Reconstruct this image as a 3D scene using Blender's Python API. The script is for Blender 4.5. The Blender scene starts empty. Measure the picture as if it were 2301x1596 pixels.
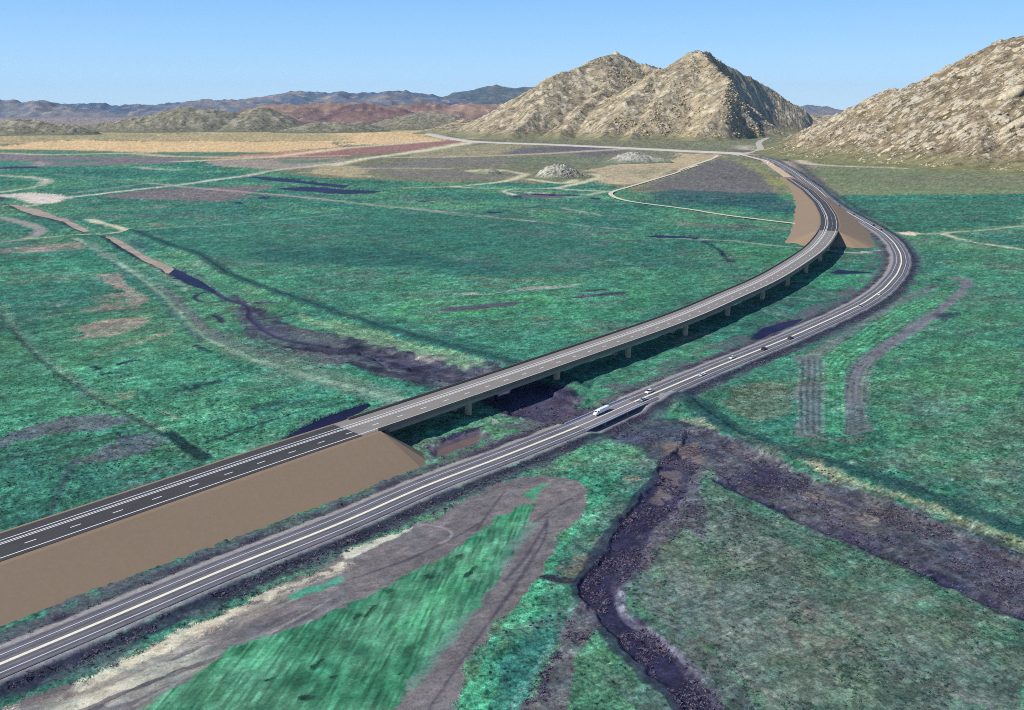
import bpy, math, random
import numpy as np
from mathutils import Vector

random.seed(7); RNG = np.random.default_rng(11)
scene = bpy.context.scene
COL = scene.collection
R = math.radians

# ------------------------------------------------------------------ survey
# The aerial view is read as a survey: a camera 146 m up, 60 degrees wide, looks
# down 15.5 degrees; image measurements become metres on the plain.
FL = 1992.7; CAM_H = 146.0; TILT = math.atan2(553.0, FL)
CT, ST = math.cos(TILT), math.sin(TILT)

def plan(p, z=0.0):
    p = np.atleast_2d(np.asarray(p, float))
    X = (p[:, 0] - 1150.5) / FL; Y = (p[:, 1] - 798) / FL
    dn = np.maximum(Y * CT + ST, 0.0045); fw = CT - Y * ST
    t = (CAM_H - z) / dn
    return np.c_[X * t, fw * t]

def at_depth(p, Yw):
    p = np.atleast_2d(np.asarray(p, float)); Yw = np.broadcast_to(Yw, len(p))
    X = (p[:, 0] - 1150.5) / FL; Y = (p[:, 1] - 798) / FL
    t = Yw / (CT - Y * ST)
    return np.c_[X * t, Yw, CAM_H - t * (Y * CT + ST)]

VIEWS = {'0': (1, 0, 0), 'A': (.33657, 0, 172.1), 'B': (.33657, 774.5, 86), 'C': (.33657, 1526.6, 43),
         'D': (.33657, 0, 516.3), 'E': (.33657, 774.5, 516.3), 'F': (.33657, 1526.6, 387.2),
         'G': (.35315, 0, 1032.6), 'H': (.35315, 774.5, 1032.6), 'I': (.46098, 1526.6, 860.5),
         'K': (.18698, 1290.8, 774.5), 'M': (.33657, 1075.7, 68.8), 'N': (.18871, 1678, 516.3)}

def px(view, pts):
    k, ox, oy = VIEWS[view]
    p = np.array(pts, float)
    if view == 'I':
        far_ = p[:, 0] >= 1680; p[far_] += (380, 190)
    return np.c_[p[:, 0] * k + ox, p[:, 1] * k + oy]

def lin(c):
    c = np.asarray(c, float) / 255.0
    return np.where(c <= .04045, c / 12.92, ((c + .055) / 1.055) ** 2.4)

# ------------------------------------------------------------------ helpers
def tag(o, label=None, cat=None, group=None, kind=None):
    if label: o['label'] = label
    if cat: o['category'] = cat
    if group: o['group'] = group
    if kind: o['kind'] = kind
    return o

def mesh_obj(name, verts, faces, mat=None, parent=None, smooth=False):
    me = bpy.data.meshes.new(name)
    verts = np.asarray(verts, np.float32)
    if isinstance(faces, np.ndarray):
        n, k = faces.shape
        me.vertices.add(len(verts)); me.vertices.foreach_set('co', verts.ravel())
        me.loops.add(n * k); me.loops.foreach_set('vertex_index', faces.astype(np.int32).ravel())
        me.polygons.add(n); me.polygons.foreach_set('loop_start', np.arange(0, n * k, k, dtype=np.int32))
        me.update(calc_edges=True)
        if smooth: me.polygons.foreach_set('use_smooth', np.ones(n, bool))
    else:
        me.from_pydata([tuple(map(float, v)) for v in verts], [], [tuple(map(int, f)) for f in faces]); me.update()
        if smooth: me.polygons.foreach_set('use_smooth', np.ones(len(me.polygons), bool))
    o = bpy.data.objects.new(name, me); COL.objects.link(o)
    if mat: me.materials.append(mat)
    if parent: o.parent = parent
    return o

def empty(name, loc=(0, 0, 0), rz=0):
    o = bpy.data.objects.new(name, None); COL.objects.link(o)
    o.location = loc; o.rotation_euler = (0, 0, rz); o.empty_display_size = .5
    return o

class MB:
    def __init__(s): s.v = []; s.f = []
    def add(s, v, f):
        b = len(s.v); s.v += [tuple(map(float, p)) for p in v]; s.f += [tuple(b + i for i in q) for q in f]
    def box(s, x0, x1, y0, y1, z0, z1):
        s.add([(x0, y0, z0), (x1, y0, z0), (x1, y1, z0), (x0, y1, z0), (x0, y0, z1), (x1, y0, z1), (x1, y1, z1), (x0, y1, z1)],
              [(0, 3, 2, 1), (4, 5, 6, 7), (0, 1, 5, 4), (1, 2, 6, 5), (2, 3, 7, 6), (3, 0, 4, 7)])
    def cyl(s, c, r, h, axis='z', n=14):
        v = []
        for k in range(2):
            for i in range(n):
                a = 2 * math.pi * i / n; u, w = r * math.cos(a), r * math.sin(a)
                d = (k - .5) * h
                v.append((c[0] + u, c[1] + w, c[2] + d) if axis == 'z' else (c[0] + u, c[1] + d, c[2] + w))
        f = [tuple(range(n))[::-1] if axis == 'z' else tuple(range(n)), tuple(range(n, 2 * n)) if axis == 'z' else tuple(range(n, 2 * n))[::-1]]
        for i in range(n):
            j = (i + 1) % n
            f.append((i, j, n + j, n + i) if axis == 'z' else (j, i, n + i, n + j))
        s.add(v, f)
    def loft(s, rings, cap=True):
        n = len(rings[0]); v = [p for r in rings for p in r]; f = []
        for k in range(len(rings) - 1):
            for i in range(n):
                j = (i + 1) % n
                f.append((k * n + i, k * n + j, (k + 1) * n + j, (k + 1) * n + i))
        if cap:
            f.append(tuple(range(n))[::-1]); f.append(tuple(range((len(rings) - 1) * n, len(rings) * n)))
        s.add(v, f)
    def build(s, name, mat=None, parent=None, smooth=False):
        return mesh_obj(name, s.v, s.f, mat, parent, smooth)

# numpy noise ------------------------------------------------------------
def _hash(i, j, seed):
    h = (i.astype(np.int64) * 374761393 + j.astype(np.int64) * 668265263 + seed * 1442695041) & 0xffffffff
    h = ((h ^ (h >> 13)) * 1274126177) & 0xffffffff
    return ((h ^ (h >> 16)) & 0xffffff).astype(np.float32) / np.float32(0xffffff)

def vnoise(x, y, seed=0):
    x = np.asarray(x, np.float64); y = np.asarray(y, np.float64)
    i = np.floor(x); j = np.floor(y); u = (x - i).astype(np.float32); v = (y - j).astype(np.float32)
    u = u * u * (3 - 2 * u); v = v * v * (3 - 2 * v)
    i = i.astype(np.int64); j = j.astype(np.int64)
    a = _hash(i, j, seed); b = _hash(i + 1, j, seed); c = _hash(i, j + 1, seed); d = _hash(i + 1, j + 1, seed)
    return (a + (b - a) * u) * (1 - v) + (c + (d - c) * u) * v

def fbm(x, y, octaves=4, seed=0, gain=.5):
    s = 0; a = 1; t = 0
    for k in range(octaves):
        s = s + a * vnoise(x * 2 ** k + 17.3 * k, y * 2 ** k - 9.1 * k, seed + k); t += a; a *= gain
    return s / t

def ridged(x, y, octaves=4, seed=0, gain=.55):
    s = 0; a = 1; t = 0
    for k in range(octaves):
        s = s + a * (1 - np.abs(2 * vnoise(x * 2 ** k + 5.7 * k, y * 2 ** k + 3.3 * k, seed + k) - 1)); t += a; a *= gain
    return s / t

def sstep(a, b, x):
    t = np.clip((x - a) / (b - a), 0, 1)
    return t * t * (3 - 2 * t)

def seg_dist(x, y, P, closed=False):
    n = len(P); best = np.full(x.shape, 1e18); along = np.zeros(x.shape); side = np.zeros(x.shape); acc = 0
    for k in range(n if closed else n - 1):
        a = P[k]; b = P[(k + 1) % n]; e = b - a; L2 = max(e @ e, 1e-9); L = math.sqrt(L2)
        t = np.clip(((x - a[0]) * e[0] + (y - a[1]) * e[1]) / L2, 0, 1)
        dx = x - a[0] - t * e[0]; dy = y - a[1] - t * e[1]; d = dx * dx + dy * dy
        m = d < best
        best = np.where(m, d, best); along = np.where(m, acc + t * L, along)
        side = np.where(m, np.sign(e[0] * dy - e[1] * dx), side); acc += L
    return np.sqrt(best), along, side

def inside(x, y, P):
    r = np.zeros(x.shape, bool); n = len(P)
    for k in range(n):
        a = P[k]; b = P[(k + 1) % n]
        if a[1] == b[1]: continue
        c = (a[1] > y) != (b[1] > y)
        r ^= c & (x < (b[0] - a[0]) * (y - a[1]) / (b[1] - a[1]) + a[0])
    return r

def smooth_curve(P, step=4.0, rounds=40):
    P = np.asarray(P, float)
    d = np.r_[0, np.cumsum(np.hypot(*np.diff(P[:, :2], axis=0).T))]
    s = np.arange(0, d[-1], step)
    Q = np.c_[[np.interp(s, d, P[:, k]) for k in range(P.shape[1])]].T
    for _ in range(rounds):
        Q[1:-1] = .25 * Q[:-2] + .5 * Q[1:-1] + .25 * Q[2:]
    return Q

class Line:
    def __init__(s, P):
        s.P = np.asarray(P, float); s.xy = s.P[:, :2]
        s.s = np.r_[0, np.cumsum(np.hypot(*np.diff(s.xy, axis=0).T))]; s.len = s.s[-1]
        t = np.gradient(s.xy, axis=0); t /= np.linalg.norm(t, axis=1)[:, None]; s.t = t
        s.n = np.c_[-t[:, 1], t[:, 0]]
    def at(s, q, off=0.0):
        q = np.atleast_1d(np.asarray(q, float))
        f = lambda a: np.interp(q, s.s, a)
        x = f(s.xy[:, 0]) + off * f(s.n[:, 0]); y = f(s.xy[:, 1]) + off * f(s.n[:, 1])
        z = f(s.P[:, 2]) if s.P.shape[1] > 2 else np.zeros(len(q))
        return np.c_[x, y, z]
    def heading(s, q):
        return math.atan2(np.interp(q, s.s, s.t[:, 1]), np.interp(q, s.s, s.t[:, 0]))
    def locate(s, p):
        d, a, sd = seg_dist(np.array([p[0]]), np.array([p[1]]), s.xy); return float(a[0]), float(d[0] * sd[0])

def ribbon(line, s0, s1, a, b, dz, step=4.0):
    q = np.unique(np.r_[np.arange(s0, s1, step), s1])
    A = line.at(q, a); B = line.at(q, b); A[:, 2] += dz; B[:, 2] += dz
    n = len(q); V = np.empty((2 * n, 3)); V[0::2] = B; V[1::2] = A
    i = np.arange(n - 1) * 2
    return V, np.c_[i, i + 2, i + 3, i + 1]   # facing up when a > b (left to right)

def ribbons(name, line, specs, dz, mat, parent=None, step=4.0):
    V = []; Fs = []; b = 0
    for (s0, s1, a, bb) in specs:
        v, f = ribbon(line, s0, s1, max(a, bb), min(a, bb), dz, step)
        V.append(v); Fs.append(f + b); b += len(v)
    return mesh_obj(name, np.concatenate(V), np.concatenate(Fs), mat, parent)

# ------------------------------------------------------------------ materials
def new_mat(name):
    m = bpy.data.materials.new(name); m.use_nodes = True
    nt = m.node_tree; b = nt.nodes['Principled BSDF']; b.inputs['Specular IOR Level'].default_value = .15
    b.inputs['Roughness'].default_value = .9
    return m, nt, b

def nodes_noise(nt, scale, detail=4, rough=.6, vec=None, stretch=None):
    n = nt.nodes.new('ShaderNodeTexNoise'); n.inputs['Scale'].default_value = scale
    n.inputs['Detail'].default_value = detail; n.inputs['Roughness'].default_value = rough
    if vec is not None:
        if stretch:
            mp = nt.nodes.new('ShaderNodeMapping'); mp.vector_type = 'TEXTURE'; mp.inputs['Rotation'].default_value = stretch[0]; mp.inputs['Scale'].default_value = stretch[1]
            nt.links.new(vec, mp.inputs['Vector']); vec = mp.outputs[0]
        nt.links.new(vec, n.inputs['Vector'])
    return n.outputs['Fac']

def maprange(nt, v, a, b, c, d, smooth=True):
    n = nt.nodes.new('ShaderNodeMapRange'); n.interpolation_type = 'SMOOTHSTEP' if smooth else 'LINEAR'
    for k, q in zip(('From Min', 'From Max', 'To Min', 'To Max'), (a, b, c, d)): n.inputs[k].default_value = q
    nt.links.new(v, n.inputs['Value']); return n.outputs[0]

def mix(nt, a, b, fac, mode='MIX'):
    n = nt.nodes.new('ShaderNodeMix'); n.data_type = 'RGBA'; n.blend_type = mode; n.clamp_result = False
    for q_, v in ((0, fac), (6, a), (7, b)):
        sock = n.inputs[q_]
        if isinstance(v, bpy.types.NodeSocket): nt.links.new(v, sock)
        elif isinstance(v, (int, float)): sock.default_value = v if q_ == 0 else (v, v, v, 1)
        else: sock.default_value = (*v, 1)
    return n.outputs[2]

def math_n(nt, op, a, b):
    n = nt.nodes.new('ShaderNodeMath'); n.operation = op
    for sock, v in ((n.inputs[0], a), (n.inputs[1], b)):
        if isinstance(v, bpy.types.NodeSocket): nt.links.new(v, sock)
        else: sock.default_value = v
    return n.outputs[0]

def grey(nt, v):
    n = nt.nodes.new('ShaderNodeCombineColor')
    for k in range(3): nt.links.new(v, n.inputs[k])
    return n.outputs[0]

def obj_vec(nt):
    n = nt.nodes.new('ShaderNodeNewGeometry'); return n.outputs['Position']

def bump(nt, b, h, strength, dist):
    n = nt.nodes.new('ShaderNodeBump'); n.inputs['Strength'].default_value = strength; n.inputs['Distance'].default_value = dist
    nt.links.new(h, n.inputs['Height']); nt.links.new(n.outputs[0], b.inputs['Normal'])

ALB = 1.0
def plain(name, rgb, rough=.8, spec=.2, var=.12, scale=.4, metal=0, bumpd=0, linear=False, local=False):
    m, nt, b = new_mat(name); c = (np.asarray(rgb, float) if linear else lin(rgb) * ALB)
    if local:
        tc = nt.nodes.new('ShaderNodeTexCoord'); v = tc.outputs['Object']
    else: v = obj_vec(nt)
    n = nodes_noise(nt, scale, 5, .65, v)
    f = maprange(nt, n, .25, .75, 1 - var, 1 + var, False)
    col = mix(nt, tuple(c), grey(nt, f), 1.0, 'MULTIPLY')
    nt.links.new(col, b.inputs['Base Color']); b.inputs['Roughness'].default_value = rough
    b.inputs['Specular IOR Level'].default_value = spec; b.inputs['Metallic'].default_value = metal
    if bumpd: bump(nt, b, n, .5, bumpd)
    return m

MAT = {
    'new_asphalt': plain('new_asphalt', (69, 68, 67), var=.14, scale=.15),
    'deck': plain('deck_concrete', (136, 130, 122), var=.1, scale=.12),
    'concrete': plain('grey_concrete', (150, 137, 122), var=.14, scale=.3, bumpd=.02),
    'parapet': plain('parapet_concrete', (124, 115, 104), var=.12, scale=.3),
    'column': plain('column_concrete', (188, 164, 140), var=.16, scale=.4),
    'paint': plain('white_road_paint', (252, 252, 250), var=.06, scale=1.5),
    'cream_paint': plain('cream_road_paint', (228, 222, 198), var=.12, scale=.7),
    'blue_paint': plain('pale_road_paint', (208, 210, 220), var=.1, scale=.7),
    'old_deck': plain('old_deck_concrete', (124, 120, 124), var=.16, scale=.5),
    'rail': plain('pale_rail', (196, 198, 208), var=.08, scale=.5),
    'black': plain('black_rubber', (22, 22, 24), rough=.7, local=True),
    'glass': plain('car_glass', (14, 18, 24), rough=.12, spec=.5, var=.05, local=True),
    'white_car': plain('white_car_paint', (236, 236, 232), rough=.3, spec=.5, var=.03, local=True),
    'silver_car': plain('silver_car_paint', (168, 172, 178), rough=.3, spec=.5, var=.05, local=True),
    'dark_car': plain('dark_car_paint', (24, 26, 34), rough=.3, spec=.5, var=.1, local=True),
    'red_car': plain('red_paint', (150, 52, 44), rough=.4, spec=.4, var=.1, local=True),
    'lamp': plain('lamp_glass', (240, 240, 230), rough=.2, spec=.5, var=.02, local=True),
    'tail': plain('tail_lamp', (150, 20, 16), rough=.3, spec=.5, var=.02, local=True),
    'metal': plain('wheel_metal', (120, 122, 126), rough=.4, metal=.6, local=True),
}

def asphalt_mat():
    m, nt, b = new_mat('old_asphalt'); v = obj_vec(nt)
    a = nt.nodes.new('ShaderNodeAttribute'); a.attribute_name = 'Off'
    c1 = tuple(lin((116, 114, 115)) * ALB); c2 = tuple(lin((88, 88, 95)) * ALB)
    w = math_n(nt, 'SINE', math_n(nt, 'MULTIPLY', a.outputs['Fac'], 2 * math.pi / 1.9), 0)
    c = mix(nt, c1, c2, maprange(nt, w, -1, 1, .15, .85))
    n = nodes_noise(nt, .08, 5, .7, v)
    c = mix(nt, c, grey(nt, maprange(nt, n, .3, .7, .85, 1.15)), 1, 'MULTIPLY')
    n2 = nodes_noise(nt, 1.2, 4, .7, v)
    c = mix(nt, c, grey(nt, maprange(nt, n2, .3, .7, .9, 1.1)), 1, 'MULTIPLY')
    nt.links.new(c, b.inputs['Base Color']); return m

def earth_mat():
    m, nt, b = new_mat('graded_earth'); v = obj_vec(nt)
    n = nodes_noise(nt, .03, 5, .6, v); n2 = nodes_noise(nt, .6, 5, .7, v)
    c = mix(nt, tuple(lin((144, 124, 102)) * ALB), tuple(lin((136, 117, 96)) * ALB), n)
    c = mix(nt, c, grey(nt, maprange(nt, n2, .3, .7, .96, 1.04)), 1, 'MULTIPLY')
    nt.links.new(c, b.inputs['Base Color']); bump(nt, b, n2, .12, .15); return m

def ground_mat():
    m, nt, b = new_mat('plain_ground'); v = obj_vec(nt)
    a = nt.nodes.new('ShaderNodeVertexColor'); a.layer_name = 'Col'
    g = nt.nodes.new('ShaderNodeAttribute'); g.attribute_name = 'Veg'
    veg = g.outputs['Fac']; c = a.outputs['Color']
    hue = nodes_noise(nt, .02, 6, .62, v)
    c = mix(nt, c, mix(nt, (.93, .98, 1.03), (1.12, 1.03, .93), maprange(nt, hue, .32, .68, 0, 1)), veg, 'MULTIPLY')
    med = nodes_noise(nt, .11, 5, .62, v)
    c = mix(nt, c, grey(nt, maprange(nt, med, .3, .7, .86, 1.14, False)), veg, 'MULTIPLY')
    fine = nodes_noise(nt, .95, 5, .78, v)
    strk = nodes_noise(nt, .55, 4, .75, v, ((0, 0, R(28)), (2.4, .8, 1)))
    ff = math_n(nt, 'MULTIPLY', maprange(nt, fine, .34, .66, .45, 1.55, False), maprange(nt, strk, .34, .66, .62, 1.38, False))
    c = mix(nt, c, grey(nt, ff), maprange(nt, veg, 0, 1, .2, 1.0, False), 'MULTIPLY')
    cl = nodes_noise(nt, .27, 4, .7, v)
    dark = maprange(nt, cl, .33, .42, .5, 1.0)
    c = mix(nt, c, grey(nt, dark), veg, 'MULTIPLY')
    def dots(scale, r0, r1, lo, hi, msk, a_, b_):
        vo = nt.nodes.new('ShaderNodeTexVoronoi'); vo.inputs['Scale'].default_value = scale; nt.links.new(v, vo.inputs['Vector'])
        d_ = maprange(nt, vo.outputs['Distance'], r0, r1, 1, 0)
        return math_n(nt, 'MULTIPLY', math_n(nt, 'MULTIPLY', d_, maprange(nt, nodes_noise(nt, msk, 4, .6, v), lo, hi, 0, 1)), veg)
    c = mix(nt, c, (.012, .03, .03), dots(.42, .16, .30, .45, .58, .06, 0, 1))
    c = mix(nt, c, (.16, .24, .19), math_n(nt, 'MULTIPLY', dots(.75, .12, .26, .48, .6, .05, 0, 1), .8))
    dry = nodes_noise(nt, .09, 6, .75, v)
    c = mix(nt, c, (.26, .20, .17), math_n(nt, 'MULTIPLY', maprange(nt, dry, .6, .7, 0, .5), veg))
    hs = nt.nodes.new('ShaderNodeHueSaturation'); hs.inputs['Saturation'].default_value = .86; hs.inputs['Value'].default_value = .98; nt.links.new(mix(nt, c, mix(nt, (1, 1, 1), (.80, 1.0, .86), veg), 1.0, 'MULTIPLY'), hs.inputs['Color'])
    nt.links.new(hs.outputs[0], b.inputs['Base Color'])
    h = math_n(nt, 'MULTIPLY', math_n(nt, 'ADD', fine, math_n(nt, 'MULTIPLY', cl, 1.2)), veg)
    bump(nt, b, h, .55, .9)
    return m

def water_mat(name, c1, c2):
    m, nt, b = new_mat(name); v = obj_vec(nt)
    n = nodes_noise(nt, .03, 5, .6, v)
    c = mix(nt, tuple(lin(c1) * ALB), tuple(lin(c2) * ALB), maprange(nt, n, .35, .65, 0, 1))
    nt.links.new(c, b.inputs['Base Color']); b.inputs['Roughness'].default_value = .45
    b.inputs['Specular IOR Level'].default_value = .06
    n2 = nodes_noise(nt, .8, 3, .6, v); bump(nt, b, n2, .2, .1)
    return m

def rock_mat(name, dark, mid, pale, green, zlow, zhigh, s=1.0, bd=4.0, pale_amt=.5):
    m, nt, b = new_mat(name); v = obj_vec(nt)
    L = lambda c: tuple(lin(c) * ALB)
    st = ((0, R(-33), 0), (2.4, 1.0, .75))
    n1 = nodes_noise(nt, .012 / s, 6, .62, v); n2 = nodes_noise(nt, .05 / s, 6, .72, v, st); n3 = nodes_noise(nt, .16 / s, 5, .75, v, st)
    c = mix(nt, L(dark), L(mid), maprange(nt, n2, .36, .58, 0, 1))
    c = mix(nt, c, grey(nt, maprange(nt, n1, .3, .7, .78, 1.22)), 1, 'MULTIPLY')
    oc = nt.nodes.new('ShaderNodeAttribute'); oc.attribute_name = 'Outcrop'
    c = mix(nt, c, L(pale), math_n(nt, 'MULTIPLY', maprange(nt, math_n(nt, 'ADD', n3, math_n(nt, 'MULTIPLY', oc.outputs['Fac'], .16)), .55, .66, 0, 1), pale_amt))
    c = mix(nt, c, grey(nt, maprange(nt, n3, .30, .44, .55, 1)), 1, 'MULTIPLY')
    if green is not None:
        sp = nt.nodes.new('ShaderNodeSeparateXYZ'); nt.links.new(v, sp.inputs[0])
        zz = math_n(nt, 'ADD', sp.outputs[2], math_n(nt, 'MULTIPLY', n1, (zhigh - zlow) * .9))
        c = mix(nt, mix(nt, L(green), grey(nt, maprange(nt, n2, .3, .7, .7, 1.3)), 1, 'MULTIPLY'), c, maprange(nt, zz, zlow + (zhigh - zlow) * .3, zhigh + (zhigh - zlow) * .45, 0, 1))
    nt.links.new(c, b.inputs['Base Color'])
    h = math_n(nt, 'ADD', n2, math_n(nt, 'MULTIPLY', n3, .6)); bump(nt, b, h, .9, bd)
    return m

def range_mat(name, c1, c2, c3, s):
    m, nt, b = new_mat(name); v = obj_vec(nt); L = lambda c: tuple(lin(c) * ALB)
    n1 = nodes_noise(nt, .0009 / s, 6, .65, v); n2 = nodes_noise(nt, .004 / s, 6, .7, v)
    c = mix(nt, L(c1), L(c2), maprange(nt, n1, .38, .6, 0, 1))
    c = mix(nt, c, L(c3), maprange(nt, n2, .5, .66, 0, .8))
    nt.links.new(c, b.inputs['Base Color']); bump(nt, b, n2, .8, 60 * s); return m

MAT['asphalt'] = asphalt_mat(); MAT['earth'] = earth_mat(); MAT['ground'] = ground_mat()
MAT['navy_water'] = water_mat('dark_water', (24, 24, 54), (40, 36, 66))
MAT['tan_water'] = water_mat('muddy_water', (176, 158, 134), (150, 136, 118))
MAT['brown_water'] = water_mat('shallow_brown_water', (112, 94, 88), (88, 80, 88))

# ------------------------------------------------------------------ road alignments
def z_new(Y): return np.interp(Y, [100, 250, 370, 1000, 1200, 1500, 1900, 2300, 3400], [7.5, 8.6, 10, 14, 11.5, 6.5, 1.6, 1.2, 1.2])
solid = np.array([(0, 1255.1), (330, 1141), (641, 1032.6), (800, 979), (855, 962), (989.6, 914.2), (1070.5, 886.8), (1161.7, 855.6), (1290.8, 810),
         (1393.6, 774.5), (1526.6, 727.1), (1597.3, 698.5), (1668, 664.9), (1721, 642.7), (1769.5, 616.4), (1810, 589.7), (1841.5, 567.9), (1858.1, 552.1),
         (1876.6, 525.2), (1881, 505), (1876.6, 484.8), (1858.1, 456.2), (1826.1, 427.6), (1789.1, 404), (1757, 383), (1725, 361), (1668, 347)], float)
zz = np.full(len(solid), 10.0)
for _ in range(8): W = plan(solid, 0); zz = z_new(np.array([plan(p, z)[0, 1] for p, z in zip(solid, zz)]))
W = np.array([[*plan(p, z)[0], z] for p, z in zip(solid, zz)])
first = W[0] - (W[2] - W[0]) / np.linalg.norm((W[2] - W[0])[:2]) * 260; first[2] = 7.5
W = np.vstack([first, W])
sl = smooth_curve(W, 5, 30)
tmp = Line(sl)
ctr = tmp.at(tmp.s, 7.95)
NEW = Line(smooth_curve(ctr, 4, 12))
zs = z_new(NEW.xy[:, 1])
for _ in range(30): zs[1:-1] = .25 * zs[:-2] + .5 * zs[1:-1] + .25 * zs[2:]
NEW.P[:, 2] = zs
S_ASPH, _ = NEW.locate(plan([(787, 968)], 10)[0])       # asphalt ends, deck begins
S_RAIL = S_ASPH + 8
S_FAR, _ = NEW.locate(plan([(1863, 518.5)], 14)[0])
S_END, _ = NEW.locate(plan([(1783, 402)], 1.6)[0])
S_TAIL, _ = NEW.locate(plan([(1668, 347)], 1.2)[0])
HALF = 10.25

hwpx = [(0, 1491.7), (247, 1389), (505, 1278), (774.5, 1173), (951, 1092.6), (1113.5, 1032.6), (1290.8, 962.4), (1346.9, 938.1), (1399.2, 912.9), (1459, 888.6),
        (1533.9, 856.8), (1608.7, 825), (1720.9, 780), (1783.7, 754.1), (1876.1, 712.6), (1942.2, 680.5), (1987.5, 648.4), (2015.8, 616.3), (2026.2, 589.9),
        (2023.3, 569.1), (2010.1, 546.5), (1987.5, 524.8), (1956.4, 506), (1919.7, 485.6), (1889.5, 468.3), (1865.8, 451.1), (1835.6, 423), (1809.7, 404.7),
        (1786, 387.4), (1762.2, 372.3), (1740.7, 361.6), (1717, 354), (1662, 345.4), (1548.7, 340.2), (1380.4, 331.8), (1245.7, 325.7), (1111, 321), (1060.6, 318.3), (993, 308), (966, 301)]
HZ = 1.0
hw = plan(hwpx, HZ)
hw = np.vstack([hw[0] - (hw[2] - hw[0]) / np.linalg.norm(hw[2] - hw[0]) * 260, hw])
HW = Line(np.c_[smooth_curve(hw, 4, 18), np.zeros(len(smooth_curve(hw, 4, 18))) + HZ])
S_BR0, _ = HW.locate(plan([(1300, 958.6)], HZ)[0]); S_BR1, _ = HW.locate(plan([(1424, 902)], HZ)[0])
S_HWFAR, _ = HW.locate(plan([(1690, 349.5)], HZ)[0])

# ------------------------------------------------------------------ ground sheet
NROW = 1350
def fan():
    azf = np.linspace(-40, 40, 1150); azb = np.arange(42, 319, 3.0)
    az = np.radians(np.r_[azf, azb]); nA = len(az)
    r = np.r_[25, 80, 1 / np.linspace(1 / 140., 1 / 45000., NROW)]
    X = np.outer(r, np.sin(az)); Y = np.outer(r, np.cos(az)); nR = len(r)
    idx = np.arange(nR * nA).reshape(nR, nA)
    q = np.stack([idx[:-1], np.roll(idx, -1, 1)[:-1], np.roll(idx, -1, 1)[1:], idx[1:]], -1).reshape(-1, 4)
    x = np.r_[X.ravel(), 0]; y = np.r_[Y.ravel(), 0]; c = len(x) - 1
    return x, y, q
gx, gy, gq = fan()
gr = np.hypot(gx, gy)
ncol = np.zeros((len(gx), 3), np.float32); nveg = np.ones(len(gx), np.float32); gz = np.zeros(len(gx))
N6 = fbm(gx / 7, gy / 7, 3, 1); N25 = fbm(gx / 28, gy / 28, 4, 21); N120 = fbm(gx / 130, gy / 130, 4, 41); N700 = fbm(gx / 800, gy / 800, 4, 61)
front = (gy > 60) & (gr > 130)
fr_ = sstep(700, 1800, gr)
jn = ((N6 - .5) * 1.1 + (N25 - .5) * 1.3) * (1 - fr_) + ((N120 - .5) * 1.5 + (N700 - .5) * .8 + (N25 - .5) * .25) * fr_
DR = gr * gr / 175000.
NF = vnoise(gx / 2.2, gy / 2.2, 81) * (1 - sstep(300, 700, gr)) + vnoise(gx / 7, gy / 7, 82) * sstep(300, 700, gr) * (1 - sstep(900, 1800, gr)) + vnoise(gx / 30, gy / 30, 83) * sstep(900, 1800, gr)
NF = .6 * NF + .4 * RNG.random(len(gx))

def paint(kind, view, pts, colour, op=1.0, w=None, veg=None, soft=None, jit=None, patch=0, rows=None, dep=0, ring=False, ext=None):
    P = plan(px(view, pts)); wid = 0 if w is None else w
    rr = np.hypot(P[:, 0], P[:, 1]).mean()
    sf = soft if soft is not None else np.clip(.0045 * rr, 1.2, 60)
    jt = jit if jit is not None else (np.clip(.02 * rr, 3, 60) if kind == 'P' else np.clip(.004 * rr + wid * .25, .8, 12))
    pad = sf * 3 + jt * 1.5 + wid + 2 + rr * rr / 175000.
    lo = P.min(0) - pad; hi = P.max(0) + pad
    ix = np.nonzero(front & (gx > lo[0]) & (gx < hi[0]) & (gy > lo[1]) & (gy < hi[1]))[0]
    if not len(ix): return
    x = gx[ix]; y = gy[ix]
    if kind == 'P':
        d, al, sd = seg_dist(x, y, P, True); d = np.where(inside(x, y, P), -d, d)
    else:
        if len(P) > 2: P = smooth_curve(P, max(2.0, rr * .006), 6)
        if len(P) < 2: return
        d, al, sd = seg_dist(x, y, P); d = d - np.maximum(wid * .5, .42 * DR[ix])
    d = d + jn[ix] * jt
    sv = np.maximum(sf, .9 * DR[ix]) * .5
    if kind == 'P': sv = sv * 2.6
    m = (1 - sstep(-sv, sv, d))
    if kind == 'P' or patch: m = sstep(.22, .78, m + (NF[ix] - .5) * 1.3 * 4 * m * (1 - m))
    if dep: gz[ix] -= dep * (1 - sstep(-sf - wid * .3, sf * .3, d))
    if patch: m = m * sstep(.5 - patch * .25, .5 + patch * .25, N25[ix] * .55 + N6[ix] * .45 + (op - .5) * .25)
    m = m * op
    c = lin(colour) * ALB
    cc = np.broadcast_to(c, (len(ix), 3))
    if rows:
        a = plan(px(view, [rows[0], rows[1]])); u = a[1] - a[0]; u = u / np.linalg.norm(u)
        p = -u[1] * x + u[0] * y; q = u[0] * x + u[1] * y
        f = vnoise(p / rows[2], q / (rows[2] * 9), 5) * .8 + vnoise(p / (rows[2] * 2.6), q / (rows[2] * 30), 6) * .2
        cc = cc * (1 + rows[3] * (f - .5) * 2)[:, None]
    ncol[ix] = ncol[ix] * (1 - m)[:, None] + cc * m[:, None]
    if veg is not None: nveg[ix] = nveg[ix] * (1 - m) + veg * m

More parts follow.
